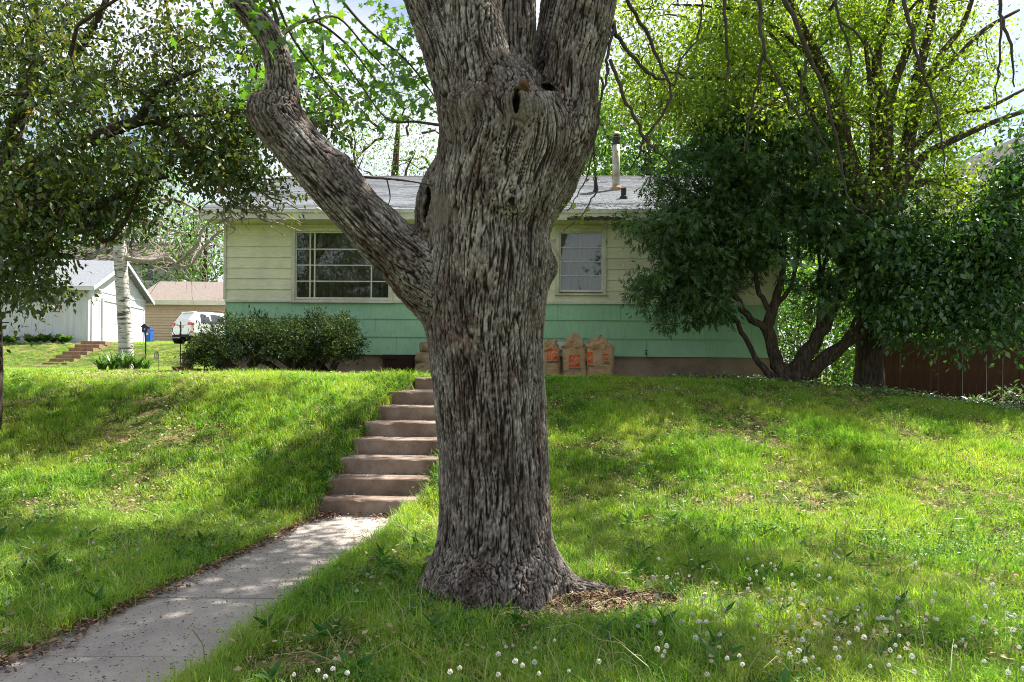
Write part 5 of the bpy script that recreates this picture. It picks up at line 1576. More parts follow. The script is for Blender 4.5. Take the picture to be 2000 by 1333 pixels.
def small_things():
    rng = np.random.RandomState(12)
    def on(px, D): 
        p = P(px, 720, D); return Vector((p.x, p.y, gz(p.x, p.y)))
    # recycling bin
    D = 40.5
    p = on(290, D); p.z = gz(p.x, p.y)
    r = thing('recycling_bin', 'blue wheeled recycling bin at the corner of the white garage', 'bin', p); r.scale = (.62, .62, .68)
    MB().add([(-.22, -.25, 0.08), (.22, -.25, 0.08), (.22, .25, 0.08), (-.22, .25, 0.08), (-.28, -.32, 1.0), (.28, -.32, 1.0), (.28, .34, 1.0), (-.28, .34, 1.0)], [(3, 2, 1, 0), (4, 5, 6, 7), (0, 1, 5, 4), (1, 2, 6, 5), (2, 3, 7, 6), (3, 0, 4, 7)]).obj('body', M['blue'], r, bevel=.02)
    MB().prism([(-.36, 1.0), (-.34, 1.06), (.25, 1.12), (.38, 1.04), (.38, 1.0)], -.30, .30, axis='x').obj('lid', M['blue'], r)
    for s in (-1, 1): MB().tube([(s * .2, .3, .12), (s * .27, .3, .12)], .12, 12).obj('wheel', M['rubber'], r)
    MB().box(-.1, .1, -.325, -.30, .6, .8).obj('emblem', M['white'], r)
    # bird house on a pole
    D = 25.0
    p = on(284, D)
    r = thing('birdhouse', 'small dark blue birdhouse on a thin pole right of the birch', 'birdhouse', p)
    hz = P(284, 650, D).z - p.z
    MB().tube([(0, 0, -.2), (0, 0, hz)], .02, 8).obj('pole', M['black'], r)
    MB().prism([(-.09, hz), (.09, hz), (.09, hz + .18), (0, hz + .25), (-.09, hz + .18)], -.08, .08, axis='y').obj('box', M['purple'], r)
    rf = MB(); rf.prism([(-.12, hz + .17), (0, hz + .265), (.12, hz + .17), (.12, hz + .19), (0, hz + .29), (-.12, hz + .19)], -.11, .11, axis='y'); rf.obj('roof', M['black'], r)
    MB().tube([(0, -.082, hz + .11), (0, -.085, hz + .11)], .022, 10).obj('entrance', M['white'], r)
    # lantern stake
    D = 15.5; p = on(310, D)
    r = thing('garden_stake', 'thin wire garden stake with a small glass lantern right of the birch', 'garden stake', p)
    hz = P(312, 692, D).z - p.z
    MB().tube([(0, 0, -.1), (0, 0, hz), (-.03, 0, hz + .05), (-.05, 0, hz + .02)], .005, 6).obj('stake', M['wood'], r)
    MB().lathe([(.03, 0), (.042, .02), (.042, .11), (.02, .14), (.008, .16)], (-.05, 0, hz - .1), 10).obj('lantern', M['glass'], r)
    # shepherd hook with hanging basket
    D = 14.6; p = on(352, D)
    r = thing('shepherd_hook', 'black shepherd hook holding a round wire hoop and a hanging pot', 'plant hook', p)
    z1 = P(352, 628, D).z - p.z
    MB().tube([(0, 0, -.1), (0, 0, z1)], .009, 8).obj('pole', M['black'], r)
    ho = [(-.07 + .085 * math.cos(a), 0, P(352, 645, D).z - p.z + .10 * math.sin(a)) for a in np.linspace(0, 2 * math.pi, 22)]
    MB().tube(ho, .006, 6, cap=False).obj('hoop', M['black'], r)
    zb = P(352, 672, D).z - p.z
    MB().lathe([(.085, 0), (.13, .09), (.14, .10), (.12, .10)], (0, -.05, zb), 14).obj('hanging_pot', M['black'], r, smooth_=True)
    # stacked pots
    D = 14.4
    for i, (px, rad, hh, z, m, lab) in enumerate(((334, .10, .10, 0, 'pot', 'low terracotta pot leftmost of the cluster by the house corner'), (350, .12, .17, 0, 'pot', 'taller terracotta pot under the hanging hook'), (373, .17, .15, 0, 'pot', 'wide terracotta bowl left of the dark barrel'), (392, .12, .13, 0.0, 'pot', 'small terracotta pot nearest the dark barrel'), (365, .09, .09, .16, 'pot', 'small terracotta pot stacked on the wide bowl'))):
        p = on(px, D + 0.15 * (i % 2)); p.z += z
        r = thing('flower_pot', lab, 'flower pot', p, group='pots by the house corner')
        MB().lathe([(rad * .7, -.02), (rad * .95, hh * .75), (rad * 1.08, hh * .76), (rad * 1.1, hh), (rad * .95, hh), (rad * .9, hh * .85)], (0, 0, 0), 16).obj('body', M['pot'], r, smooth_=False)
        MB().lathe([(rad * .5, hh * .8), (rad * .93, hh * .86), (rad * .3, hh * .93)], (0, 0, 0), 12).obj('soil', M['rot'], r)
    # brick pillar behind the hedge end
    p = on(366, 15.4)
    r = thing('brick_stack', 'short stack of pale bricks behind the left end of the yew hedge', 'bricks', p)
    for k in range(7):
        o = MB().box(-.10, .10, -.05, .05, 0, .062).obj('brick', M['stone'], r, bevel=.004); o.location = (rng.uniform(-.012, .012), rng.uniform(-.012, .012), -0.02 + k * .065); o.rotation_euler = (0, 0, rng.uniform(-.12, .12))
    # barrel
    p = on(437, 14.3)
    r = thing('garden_barrel', 'dark green ribbed plastic barrel standing at the house corner', 'barrel', p)
    MB().lathe([(.165, -.02), (.16, .05), (.168, .06), (.155, .14), (.163, .15), (.150, .22), (.157, .235), (.140, .27), (.12, .275), (.11, .255)], (0, 0, 0), 22).obj('body', M['barrel'], r, smooth_=False)
    MB().lathe([(.11, .25), (.115, .262), (.02, .268)], (0, 0, 0), 22).obj('lid', M['barrel'], r)
    # plant stakes near the barrel
    for px, lab in ((399, 'thin dark stake nearer the flower pots'), (416, 'thin dark stake nearer the green barrel')):
        p = on(px, 15.0)
        o = MB().tube([(0, 0, -.1), (.004, 0, .25), (0, 0, .52)], [.008, .007, .005], 6).obj('plant_stake', M['black']); o.location = p
        tag(o, lab, 'stake', 'stakes behind the hedge')
    # little table-shaped feeder in the left yard
    D = 12.5; c = P(113, 598, D)
    # it hangs from the crabapple
    r = thing('bird_feeder', 'small wooden tray feeder hanging before the white garage window', 'bird feeder', (c.x, c.y, c.z - .05))
    MB().box(-.085, .085, -.05, .05, .055, .07).obj('roof', M['wood'], r)
    MB().box(-.07, .07, -.05, .05, -.05, -.035).obj('tray', M['wood'], r)
    for s in (-1, 1): MB().box(s * .045 - .008, s * .045 + .008, -.03, .03, -.035, .055).obj('side', M['wood'], r)
    MB().tube([(0, 0, .07), (.01, 0, .45), (-.02, -.3, .95)], .003, 5).obj('hanging_wire', M['black'], r)
    # stones by the stoop
    def stone(px0, px1, py0, py1, D, lab, seed):
        a = P(px0, py1, D); e = P(px1, py0, D)
        c = (a + e) / 2; c.z = a.z
        bm = bmesh.new(); bmesh.ops.create_icosphere(bm, subdivisions=3, radius=1)
        w_, h_ = abs(e.x - a.x) / 2, abs(e.z - a.z) / 2
        co = np.array([v.co for v in bm.verts]); nn = noise(co * 1.6, seed) * .25 + noise(co * 4, seed + 1) * .08
        for v, q, k in zip(bm.verts, co, nn):
            s = np.sign(q) * np.abs(q) ** 0.55
            v.co = Vector((s[0] * w_ * (1 + k), s[1] * .17 * (1 + k), h_ + s[2] * h_ * (1 + k * .6)))
        me = bpy.data.meshes.new('stone_block'); bm.to_mesh(me); bm.free(); me.materials.append(M['stone']); me.shade_smooth()
        o = link('stone_block', me); o.location = c; tag(o, lab, 'stone', 'stones by the basement hatch')
    stone(812, 848, 708, 738, 14.1, 'pale rough stone lowest of the stack left of the trunk', 1)
    stone(811, 850, 688, 712, 14.15, 'brown rough stone in the middle of the stack left of the trunk', 2)
    stone(820, 850, 669, 690, 14.2, 'darker stone topmost of the stack left of the trunk', 3)
small_things()

# ------------------------------------------------------------------ paper yard-waste bags with their print
def bag(px, D, wd, hh, lab, seed, logo, rz=0.0, topx=0.0):
    rng = np.random.RandomState(seed)
    p = P(px, 738, D); b = Vector((p.x, p.y, gz(p.x, p.y) - .01))
    root = thing('paper_yard_bag', lab, 'paper bag', b, rz, 'paper bags against the green wall')
    nl, ns = 34, 48
    V = []
    for i in range(nl):
        f = i / (nl - 1); z = hh * f
        w_ = wd / 2 * np.interp(f, [0, .05, .3, .6, .72, .85, .95, 1], [.90, .98, 1.02, 1.0, .95, .66, .34, .14])
        d_ = 0.18 * np.interp(f, [0, .05, .3, .6, .75, .87, .95, 1], [.92, 1, 1.08, 1.0, .8, .42, .16, .05])
        cx = topx * smooth((f - .6) / .4)
        for k in range(ns):
            a = 2 * math.pi * k / ns
            ca, sa = math.cos(a), math.sin(a); ex = 0.62
            V.append((cx + w_ * np.sign(ca) * abs(ca) ** ex, d_ * np.sign(sa) * abs(sa) ** ex, z))
    V = np.array(V)
    wr = np.abs(noise(V * np.array([5, 5, 14]), seed)) * -.022 + noise(V * np.array([7, 7, 5]), seed + 2) * .028
    wr += np.where(V[:, 2] > hh * .68, noise(V * 11, seed + 3) * .09, 0)
    dirn = V * np.array([1, 1, 0]); dirn = dirn / (np.linalg.norm(dirn, axis=1)[:, None] + 1e-6)
    V = V + dirn * wr[:, None]
    V[:, 2] += np.where(V[:, 2] > hh * .7, noise(V * 9, seed + 4) * .07, 0)
    V[:, 2] = np.maximum(V[:, 2], 0)
    fs = [(i * ns + k, i * ns + (k + 1) % ns, (i + 1) * ns + (k + 1) % ns, (i + 1) * ns + k) for i in range(nl - 1) for k in range(ns)]
    fs += [tuple(range(ns))[::-1], tuple((nl - 1) * ns + k for k in range(ns))]
    mb = MB().add(V, fs); body = mb.obj('body', M['paper'], root, smooth_=False)
    bv = BVHTree.FromPolygons([Vector(v) for v in V], fs)
    def front(x, z, off):
        h = bv.ray_cast(Vector((x, -1, z)), Vector((0, 1, 0)))
        return Vector((x, (h[0].y if h[0] else -.1) - off, z))
    def sheet(x0, x1, z0, z1, off, m, nm, nx=10, nzz=10):
        vs = [front(x0 + (x1 - x0) * i / nx, z0 + (z1 - z0) * j / nzz, off) for j in range(nzz + 1) for i in range(nx + 1)]
        fs = [(j * (nx + 1) + i, j * (nx + 1) + i + 1, (j + 1) * (nx + 1) + i + 1, (j + 1) * (nx + 1) + i) for j in range(nzz) for i in range(nx)]
        return MB().add(vs, fs).obj(nm, m, body)
    for (x0, x1, z0, z1, text) in logo:
        sheet(x0, x1, z0, z1, .003, M['orange'], 'printed_square')
        if text:
            s = x1 - x0
            tot = []
            for j, (word, hgt) in enumerate((('THE', .17), ('HOME', .30), ('DEPOT', .27))):
                cu = bpy.data.curves.new('t', 'FONT'); cu.body = word; cu.align_x = 'CENTER'; cu.align_y = 'CENTER'; cu.size = 1.0; cu.resolution_u = 2
                cu.offset = 0.012
                to = bpy.data.objects.new('t', cu); COL.objects.link(to)
                me = bpy.data.meshes.new_from_object(to.evaluated_get(bpy.context.evaluated_depsgraph_get()))
                bpy.data.objects.remove(to); 
                co = np.array([v.co for v in me.vertices]); 
                co = co - (co.min(0) + co.max(0)) / 2
                sc = hgt * s / (co[:, 1].max() - co[:, 1].min())
                co = co * sc
                wmax = co[:, 0].max() - co[:, 0].min(); lim = s * (0.42, .92, .98)[j]
                co[:, 0] *= lim / wmax
                co[:, 1] += s * (.33, .07, -.24)[j]; co[:, 0] += s * (-.12, 0, .02)[j]
                c_, s_ = math.cos(math.radians(42)), math.sin(math.radians(42))
                X = co[:, 0] * c_ - co[:, 1] * s_; Z = co[:, 0] * s_ + co[:, 1] * c_
                X = np.clip(X, -s / 2, s / 2); Z = np.clip(Z, -s / 2, s / 2)
                n0 = len(tot)
                vs = [front((x0 + x1) / 2 + a, (z0 + z1) / 2 + c, .006) for a, c in zip(X, Z)]
                fsx = [tuple(pp.vertices) for pp in me.polygons]
                MB().add(vs, fsx).obj('printed_lettering', M['print_pale'], body)
                bpy.data.meshes.remove(me)
        for q in (0.03, .055):
            sheet(x0 - .0, x1 + .02, z0 - q - .010, z0 - q, .003, M['print_dark'], 'printed_line', 8, 1)
bag(1071, 14.25, .42, .75, 'brown paper yard bag partly hidden by the trunk, open crumpled top', 1, [(.0 - .04, .15, .36, .55, True)], 0.0, .03)
bag(1122, 14.2, .46, .86, 'middle brown paper yard bag with a pointed folded top', 2, [(-.12, .08, .24, .45, True)], 0.0, .0)
bag(1171, 14.15, .51, .81, 'rightmost brown paper yard bag, fullest of the three', 3, [(-.24, -.15, .30, .50, True), (.045, .135, .36, .47, True)], 0.0, -.02)
# ------------------------------------------------------------------ grass, flowers and litter
SRC = bpy.data.collections.new('clump_sources')        # never linked to the scene: only instanced by the turf
def clump(name, n, h0, h1, spread, width, m, seed, lean=0.5, shape='blade'):
    rng = np.random.RandomState(seed)
    V, F = [], []
    for k in range(n):
        a = rng.uniform(0, 2 * math.pi); o = rng.normal(size=2) * spread
        h = rng.uniform(h0, h1); le = rng.uniform(0.05, lean) * h * 2
        d = np.array([math.cos(a), math.sin(a), 0]); b = a + rng.uniform(0.8, 2.3); sd = np.array([math.cos(b), math.sin(b), 0]) * width * rng.uniform(.7, 1.3)
        p0 = np.array([o[0], o[1], -0.01]); p1 = p0 + d * le * .3 + [0, 0, h * .62]; p2 = p0 + d * le + [0, 0, h * rng.uniform(.8, 1.0)]
        m0 = len(V)
        V += [p0 - sd * .8, p0 + sd * .8, p1 + sd * .8, p1 - sd * .8, p2]
        F += [(m0, m0 + 1, m0 + 2), (m0, m0 + 2, m0 + 3), (m0 + 3, m0 + 2, m0 + 4)]
    o = bpy.data.objects.new(name, np_mesh(name, np.array(V), np.array(F), m, np.repeat(rng.uniform(0, 1, n), 3)))
    SRC.objects.link(o)
    return o
for i in range(5): clump('a_turf_%d' % i, 34, .05, .125, .055, .0030, M['l_grass'], 200 + i, .55)
for i in range(2): clump('b_tall_%d' % i, 22, .10, .20, .05, .0030, M['l_grass'], 220 + i, .7)
def straw_clump(name, seed, n=16):
    rng = np.random.RandomState(seed)
    pos = np.stack([rng.normal(size=n) * .07, rng.normal(size=n) * .07, rng.uniform(.01, .05, n)], 1)
    ax = np.stack([rng.normal(size=n), rng.normal(size=n), rng.normal(size=n) * .25], 1)
    V, F, r = leaves(pos, ax, np.tile([0., 0, 1], (n, 1)), rng.uniform(.04, .11, n), 'blade', rng)
    o = bpy.data.objects.new(name, np_mesh(name, V, F, M['l_straw'], r)); SRC.objects.link(o)
for i in range(2): straw_clump('c_straw_%d' % i, 230 + i)
def weed_clump(name, seed, n=26, m='l_weed', size=.035, h=.10, sp=.06, shape='oval'):
    rng = np.random.RandomState(seed)
    pos = np.stack([rng.normal(size=n) * sp, rng.normal(size=n) * sp, rng.uniform(.03, h, n)], 1)
    ax = np.stack([rng.normal(size=n), rng.normal(size=n), rng.normal(size=n) * .3], 1)
    V, F, r = leaves(pos, ax, np.array([0, 0, 1.]) + rng.normal(size=(n, 3)) * .4, rng.uniform(.7, 1.3, n) * size, shape, rng)
    o = bpy.data.objects.new(name, np_mesh(name, V, F, M[m], r)); SRC.objects.link(o)
for i in range(2): weed_clump('d_weed_%d' % i, 240 + i)
weed_clump('e_cover_0', 250, 30, 'l_ivy', .05, .09, .09)
weed_clump('e_cover_1', 251, 30, 'l_ivy', .05, .12, .09)
weed_clump('f_rosette_0', 252, 14, 'l_weed', .10, .05, .02, 'needle')
N_SRC = len(SRC.objects)

def scatter_tree():
    ng = bpy.data.node_groups.new('scatter', 'GeometryNodeTree')
    ng.interface.new_socket('Geometry', in_out='INPUT', socket_type='NodeSocketGeometry')
    ng.interface.new_socket('Geometry', in_out='OUTPUT', socket_type='NodeSocketGeometry')
    N = ng.nodes; gi = N.new('NodeGroupInput'); go = N.new('NodeGroupOutput')
    ip = N.new('GeometryNodeInstanceOnPoints'); ci = N.new('GeometryNodeCollectionInfo')
    ci.inputs['Collection'].default_value = SRC; ci.inputs['Separate Children'].default_value = True; ci.inputs['Reset Children'].default_value = True
    def attr(nm, ty):
        a = N.new('GeometryNodeInputNamedAttribute'); a.data_type = ty; a.inputs['Name'].default_value = nm
        return next(s for s in a.outputs if s.enabled and s.name == 'Attribute')
    ng.links.new(gi.outputs[0], ip.inputs['Points']); ng.links.new(ci.outputs[0], ip.inputs['Instance'])
    ip.inputs['Pick Instance'].default_value = True
    ng.links.new(attr('pick', 'INT'), ip.inputs['Instance Index'])
    ng.links.new(attr('rot', 'FLOAT_VECTOR'), ip.inputs['Rotation'])
    ng.links.new(attr('size', 'FLOAT_VECTOR'), ip.inputs['Scale'])
    ng.links.new(ip.outputs[0], go.inputs[0])
    return ng
NG = scatter_tree()
def scatter(name, pts, pick, size, rng, label, cat):
    me = bpy.data.meshes.new(name)
    n = len(pts)
    me.vertices.add(n); me.vertices.foreach_set('co', np.asarray(pts, np.float32).ravel())
    rot = np.stack([rng.normal(size=n) * .12, rng.normal(size=n) * .12, rng.uniform(0, 6.28, n)], 1)
    a = me.attributes.new('pick', 'INT', 'POINT'); a.data.foreach_set('value', np.asarray(pick, np.int32))
    a = me.attributes.new('rot', 'FLOAT_VECTOR', 'POINT'); a.data.foreach_set('vector', rot.astype(np.float32).ravel())
    sz = np.asarray(size, np.float32)
    if sz.ndim == 1: sz = np.repeat(sz[:, None], 3, 1)
    a = me.attributes.new('size', 'FLOAT_VECTOR', 'POINT'); a.data.foreach_set('vector', np.ascontiguousarray(sz).ravel())
    o = link(name, me); tag(o, label, cat, kind='stuff')
    md = o.modifiers.new('scatter', 'NODES'); md.node_group = NG
    return o
NAMES = sorted(o.name for o in SRC.objects)
IDX = lambda p: [i for i, n in enumerate(NAMES) if n.startswith(p)]
TRUNK = P(966, 1150, 5.3)
def free(x, y, m=0.0):
    ok = ~((y < 7.95) & (x > walk_left(y) - .01 + m) & (x < walk_right(y) + .03 - m))
    ok &= ~((y >= 7.85) & (y < 12.3) & (x > walk_left(y) - .03) & (x < walk_right(y) + .13))
    r = np.hypot((x - TRUNK.x), (y - 5.3))
    th = np.arctan2(y - 5.3, x - TRUNK.x)
    ok &= r > 0.47
    ok &= ((x - TRUNK.x - .45) / .86) ** 2 + ((y - 5.0) / .38) ** 2 > 1 + .5 * noise(np.stack([x * 6, y * 6, 0 * x], 1).reshape(-1, 3), 2).reshape(x.shape)
    hx = (x - HA.x) * HE.x + (y - HA.y) * HE.y; hy = (x - HA.x) * HN.x + (y - HA.y) * HN.y
    ok &= ~((hx > -.05) & (hx < HL + .05) & (hy > -.30) & (hy < HD))
    return ok
def turf():
    rng = np.random.RandomState(300)
    P_, K_, S_ = [], [], []
    def region(n, ya, yb, kx, tall=.10, straw=.17, weed=.06, s0=.8, s1=1.3, xa=None, xb=None):
        y = np.sqrt(rng.uniform(ya * ya, yb * yb, n)); x = rng.uniform(-1, 1, n) * (kx * y + .25)
        if xa is not None: x = xa * y + (xb - xa) * y * rng.uniform(0, 1, n)
        ok = free(x, y); x, y = x[ok], y[ok]
        q = np.stack([x * .8, y * .8, 0 * x], 1)
        bare = noise(q, 7) + .5 * noise(q * 3.1, 8)
        wd = noise(q * 1.3, 9)
        u = rng.uniform(0, 1, len(x))
        pick = rng.choice(IDX('a_'), len(x))
        pick = np.where(u < tall * (1 + 1.5 * np.clip(wd, -.6, 2)), rng.choice(IDX('b_'), len(x)), pick)
        pick = np.where((u > 1 - straw * np.clip(1 + 3 * bare, .25, 4)), rng.choice(IDX('c_'), len(x)), pick)
        u2 = rng.uniform(0, 1, len(x))
        pick = np.where(u2 < weed * np.clip(1 + 4 * wd, 0, 5), rng.choice(IDX('d_'), len(x)), pick)
        s = .80 * rng.uniform(s0, s1, len(x)) * (1 - .35 * np.clip(bare, -.5, 1))
        keep = rng.uniform(0, 1, len(x)) > np.clip(bare * 1.3, 0, .78)
        P_.append(np.stack([x, y, ground(x, y)], 1)[keep]); K_.append(pick[keep]); S_.append(s[keep])
    region(18000, 3.2, 7.5, .74, tall=.07); region(30000, 7.5, 12.8, .74, tall=.05, s0=.75, s1=1.2, straw=.22); region(2500, 12.8, 14.4, .74, s0=.35, s1=.65)
    region(12000, 14.4, 46, 0, .03, .05, .0, .6, 1.0, -.74, -.34)
    region(900, 13, 16, 0, .05, .2, .05, .8, 1.2, .36, .75)
    # taller fringe along the walk
    y = rng.uniform(3.2, 7.8, 700); sd = rng.uniform(0, 1, 700) < .15
    x = np.where(sd, walk_left(y) - rng.uniform(-.02, .12, 700), walk_right(y) + rng.uniform(.03, .16, 700))
    P_.append(np.stack([x, y, ground(x, y)], 1)); K_.append(rng.choice(IDX('b_') + IDX('a_'), 700)); S_.append(rng.uniform(.6, 1.0, 700))
    # weeds spilling over the left side of the steps
    y = rng.uniform(7.7, 11.2, 620); x = walk_left(y) - np.abs(rng.normal(size=620)) * .38 * np.interp(y, [7.7, 9, 11], [1.3, 1, .5])
    P_.append(np.stack([x, y, ground(x, y) + .02], 1)); K_.append(np.where(rng.uniform(0, 1, 620) < .6, rng.choice(IDX('d_'), 620), rng.choice(IDX('b_'), 620))); S_.append(rng.uniform(.55, 1.05, 620))
    y = rng.uniform(7.7, 9.8, 240); x = walk_right(y) + .14 + np.abs(rng.normal(size=240)) * .25
    P_.append(np.stack([x, y, ground(x, y) + .02], 1)); K_.append(rng.choice(IDX('b_') + IDX('d_'), 240)); S_.append(rng.uniform(.6, 1.05, 240))
    # dandelion rosettes
    y = np.sqrt(rng.uniform(10, 50, 120)); x = rng.uniform(-.7, .7, 120) * y; ok = free(x, y)
    P_.append(np.stack([x, y, ground(x, y)], 1)[ok]); K_.append(rng.choice(IDX('f_'), 120)[ok]); S_.append(rng.uniform(.7, 1.3, 120)[ok])
    scatter('grass', np.concatenate(P_), np.concatenate(K_), np.concatenate(S_), rng, 'uncut bright green lawn grass with straw and weeds', 'grass')
    # pale ground cover under the evergreens
    x = rng.uniform(2.6, 10.5, 1500); y = rng.uniform(11.4, 14.6, 1500)
    q = np.stack([x, y, 0 * x], 1); ok = (noise(q * .9, 4) + rng.normal(size=1500) * .2 > -.05) & free(x, y) & (y > 12.6 - .15 * (x - 2.6) - .2 * (x > 7))
    scatter('ground_cover', np.stack([x, y, ground(x, y)], 1)[ok], rng.choice(IDX('e_'), 1500)[ok], rng.uniform(.7, 1.4, 1500)[ok], rng, 'pale low ground cover under the dark evergreen and the fence', 'ground cover')
turf()

def flat_litter(name, x, y, z, size, m, rng, label, shape='oval', tilt=.35):
    n = len(x)
    pos = np.stack([x, y, z], 1)
    ax = np.stack([rng.normal(size=n), rng.normal(size=n), rng.normal(size=n) * tilt * .6], 1)
    no = np.array([0, 0, 1.]) + rng.normal(size=(n, 3)) * tilt
    V, F, r = leaves(pos, ax, no, size, shape, rng)
    o = link(name, np_mesh(name, V, F, m, r)); tag(o, label, 'litter', kind='stuff')
def litter():
    rng = np.random.RandomState(310)
    # brown leaves in the gap along the left edge of the walk and at the first step
    y = rng.uniform(2.6, 7.8, 2600); x = walk_left(y) + .06 + rng.normal(size=2600) * .055 * (1 + .5 * np.sin(y * 5)) 
    y2 = 7.86 - np.abs(rng.normal(size=500)) * .12; x2 = rng.uniform(-2.02, -.98, 500)
    x2 = np.where(rng.uniform(0, 1, 500) < .75, np.where(rng.uniform(0, 1, 500) < .5, -1.98 + np.abs(rng.normal(size=500)) * .12, -1.0 - np.abs(rng.normal(size=500)) * .2), x2)
    X = np.concatenate([x, x2]); Y = np.concatenate([y, y2])
    flat_litter('leaf_litter', X, Y, .022 + rng.uniform(0, .022, len(X)), rng.uniform(.018, .05, len(X)), M['l_litter'], rng, 'brown leaf litter gathered along the left edge of the walk')
    # litter on the treads
    xs, ys, zs = [], [], []
    for i, sy in enumerate(STEP_Y):
        n = 60
        yb = STEP_Y[i + 1] if i < len(STEP_Y) - 1 else sy + .6
        yy = sy + .03 + (yb - sy - .05) * rng.uniform(0, 1, n) ** .5
        t = rng.uniform(0, 1, n); t = np.where(rng.uniform(0, 1, n) < .6, np.where(t < .5, t * .3, 1 - (1 - t) * .3), t)
        xs.append(walk_left(sy) + .02 + (walk_right(sy) + .08 - walk_left(sy)) * t); ys.append(yy); zs.append(np.full(n, (i + 1) * RISE + .012))
    flat_litter('step_litter', np.concatenate(xs), np.concatenate(ys), np.concatenate(zs), rng.uniform(.012, .035, 60 * len(STEP_Y)), M['l_litter'], rng, 'scattered brown leaf bits on the concrete steps')
    # dark bud scales all over the walk
    n = 2600
    y = rng.uniform(2.6, 7.8, n); f = rng.uniform(0, 1, n); x = walk_left(y) + .03 + (walk_right(y) - walk_left(y) - .06) * f
    flat_litter('bud_scales', x, y, np.full(n, .0275), rng.uniform(.008, .024, n), M['l_speck'], rng, 'dark fallen bud scales strewn over the concrete walk', tilt=.15)
    # thatch and mulch round the trunk
    n = 7000
    th = rng.uniform(0, 2 * math.pi, n); rr = .40 + np.abs(rng.normal(size=n)) * .13 + .26 * np.maximum(0, np.cos(th + .45)) ** 3 * rng.uniform(0, 1.6, n)
    x = TRUNK.x + np.cos(th) * rr; y = 5.3 + np.sin(th) * rr
    flat_litter('trunk_thatch', x, y, ground(x, y) + rng.uniform(.005, .035, n), rng.uniform(.03, .09, n), M['l_straw'], rng, 'dry straw and bark bits around the foot of the maple', 'blade', .3)
    n = 9000
    th = rng.uniform(0, 2 * math.pi, n); rr = .42 + np.abs(rng.normal(size=n)) * .10
    x = TRUNK.x + np.cos(th) * rr; y = 5.3 + np.sin(th) * rr
    e = rng.uniform(0, 1, n) < .7; th = rng.uniform(0, 2 * math.pi, n); q = np.sqrt(rng.uniform(0, 1.25, n))
    x = np.where(e, TRUNK.x + .45 + .74 * q * np.cos(th), x); y = np.where(e, 5.0 + .28 * q * np.sin(th), y)
    flat_litter('bark_litter', x, y, ground(x, y) + rng.uniform(.005, .03, n), rng.uniform(.02, .05, n), M['l_litter'], rng, 'brown bark flakes around the foot of the maple')
    # dry leaves over the lawn
    n = 26000
    y = np.sqrt(rng.uniform(14, 150, n)); x = rng.uniform(-.72, .72, n) * y; ok = free(x, y)
    q = np.stack([x * .8, y * .8, 0 * x], 1); ok &= (noise(q, 7) + .5 * noise(q * 3.1, 8) + rng.normal(size=n) * .15) > .06
    x, y = x[ok], y[ok]
    flat_litter('lawn_litter', x, y, ground(x, y) + rng.uniform(.03, .10, len(x)), rng.uniform(.02, .055, len(x)), M['l_straw'], rng, 'pale dead leaf bits lying in the grass', 'oval', .5)
litter()

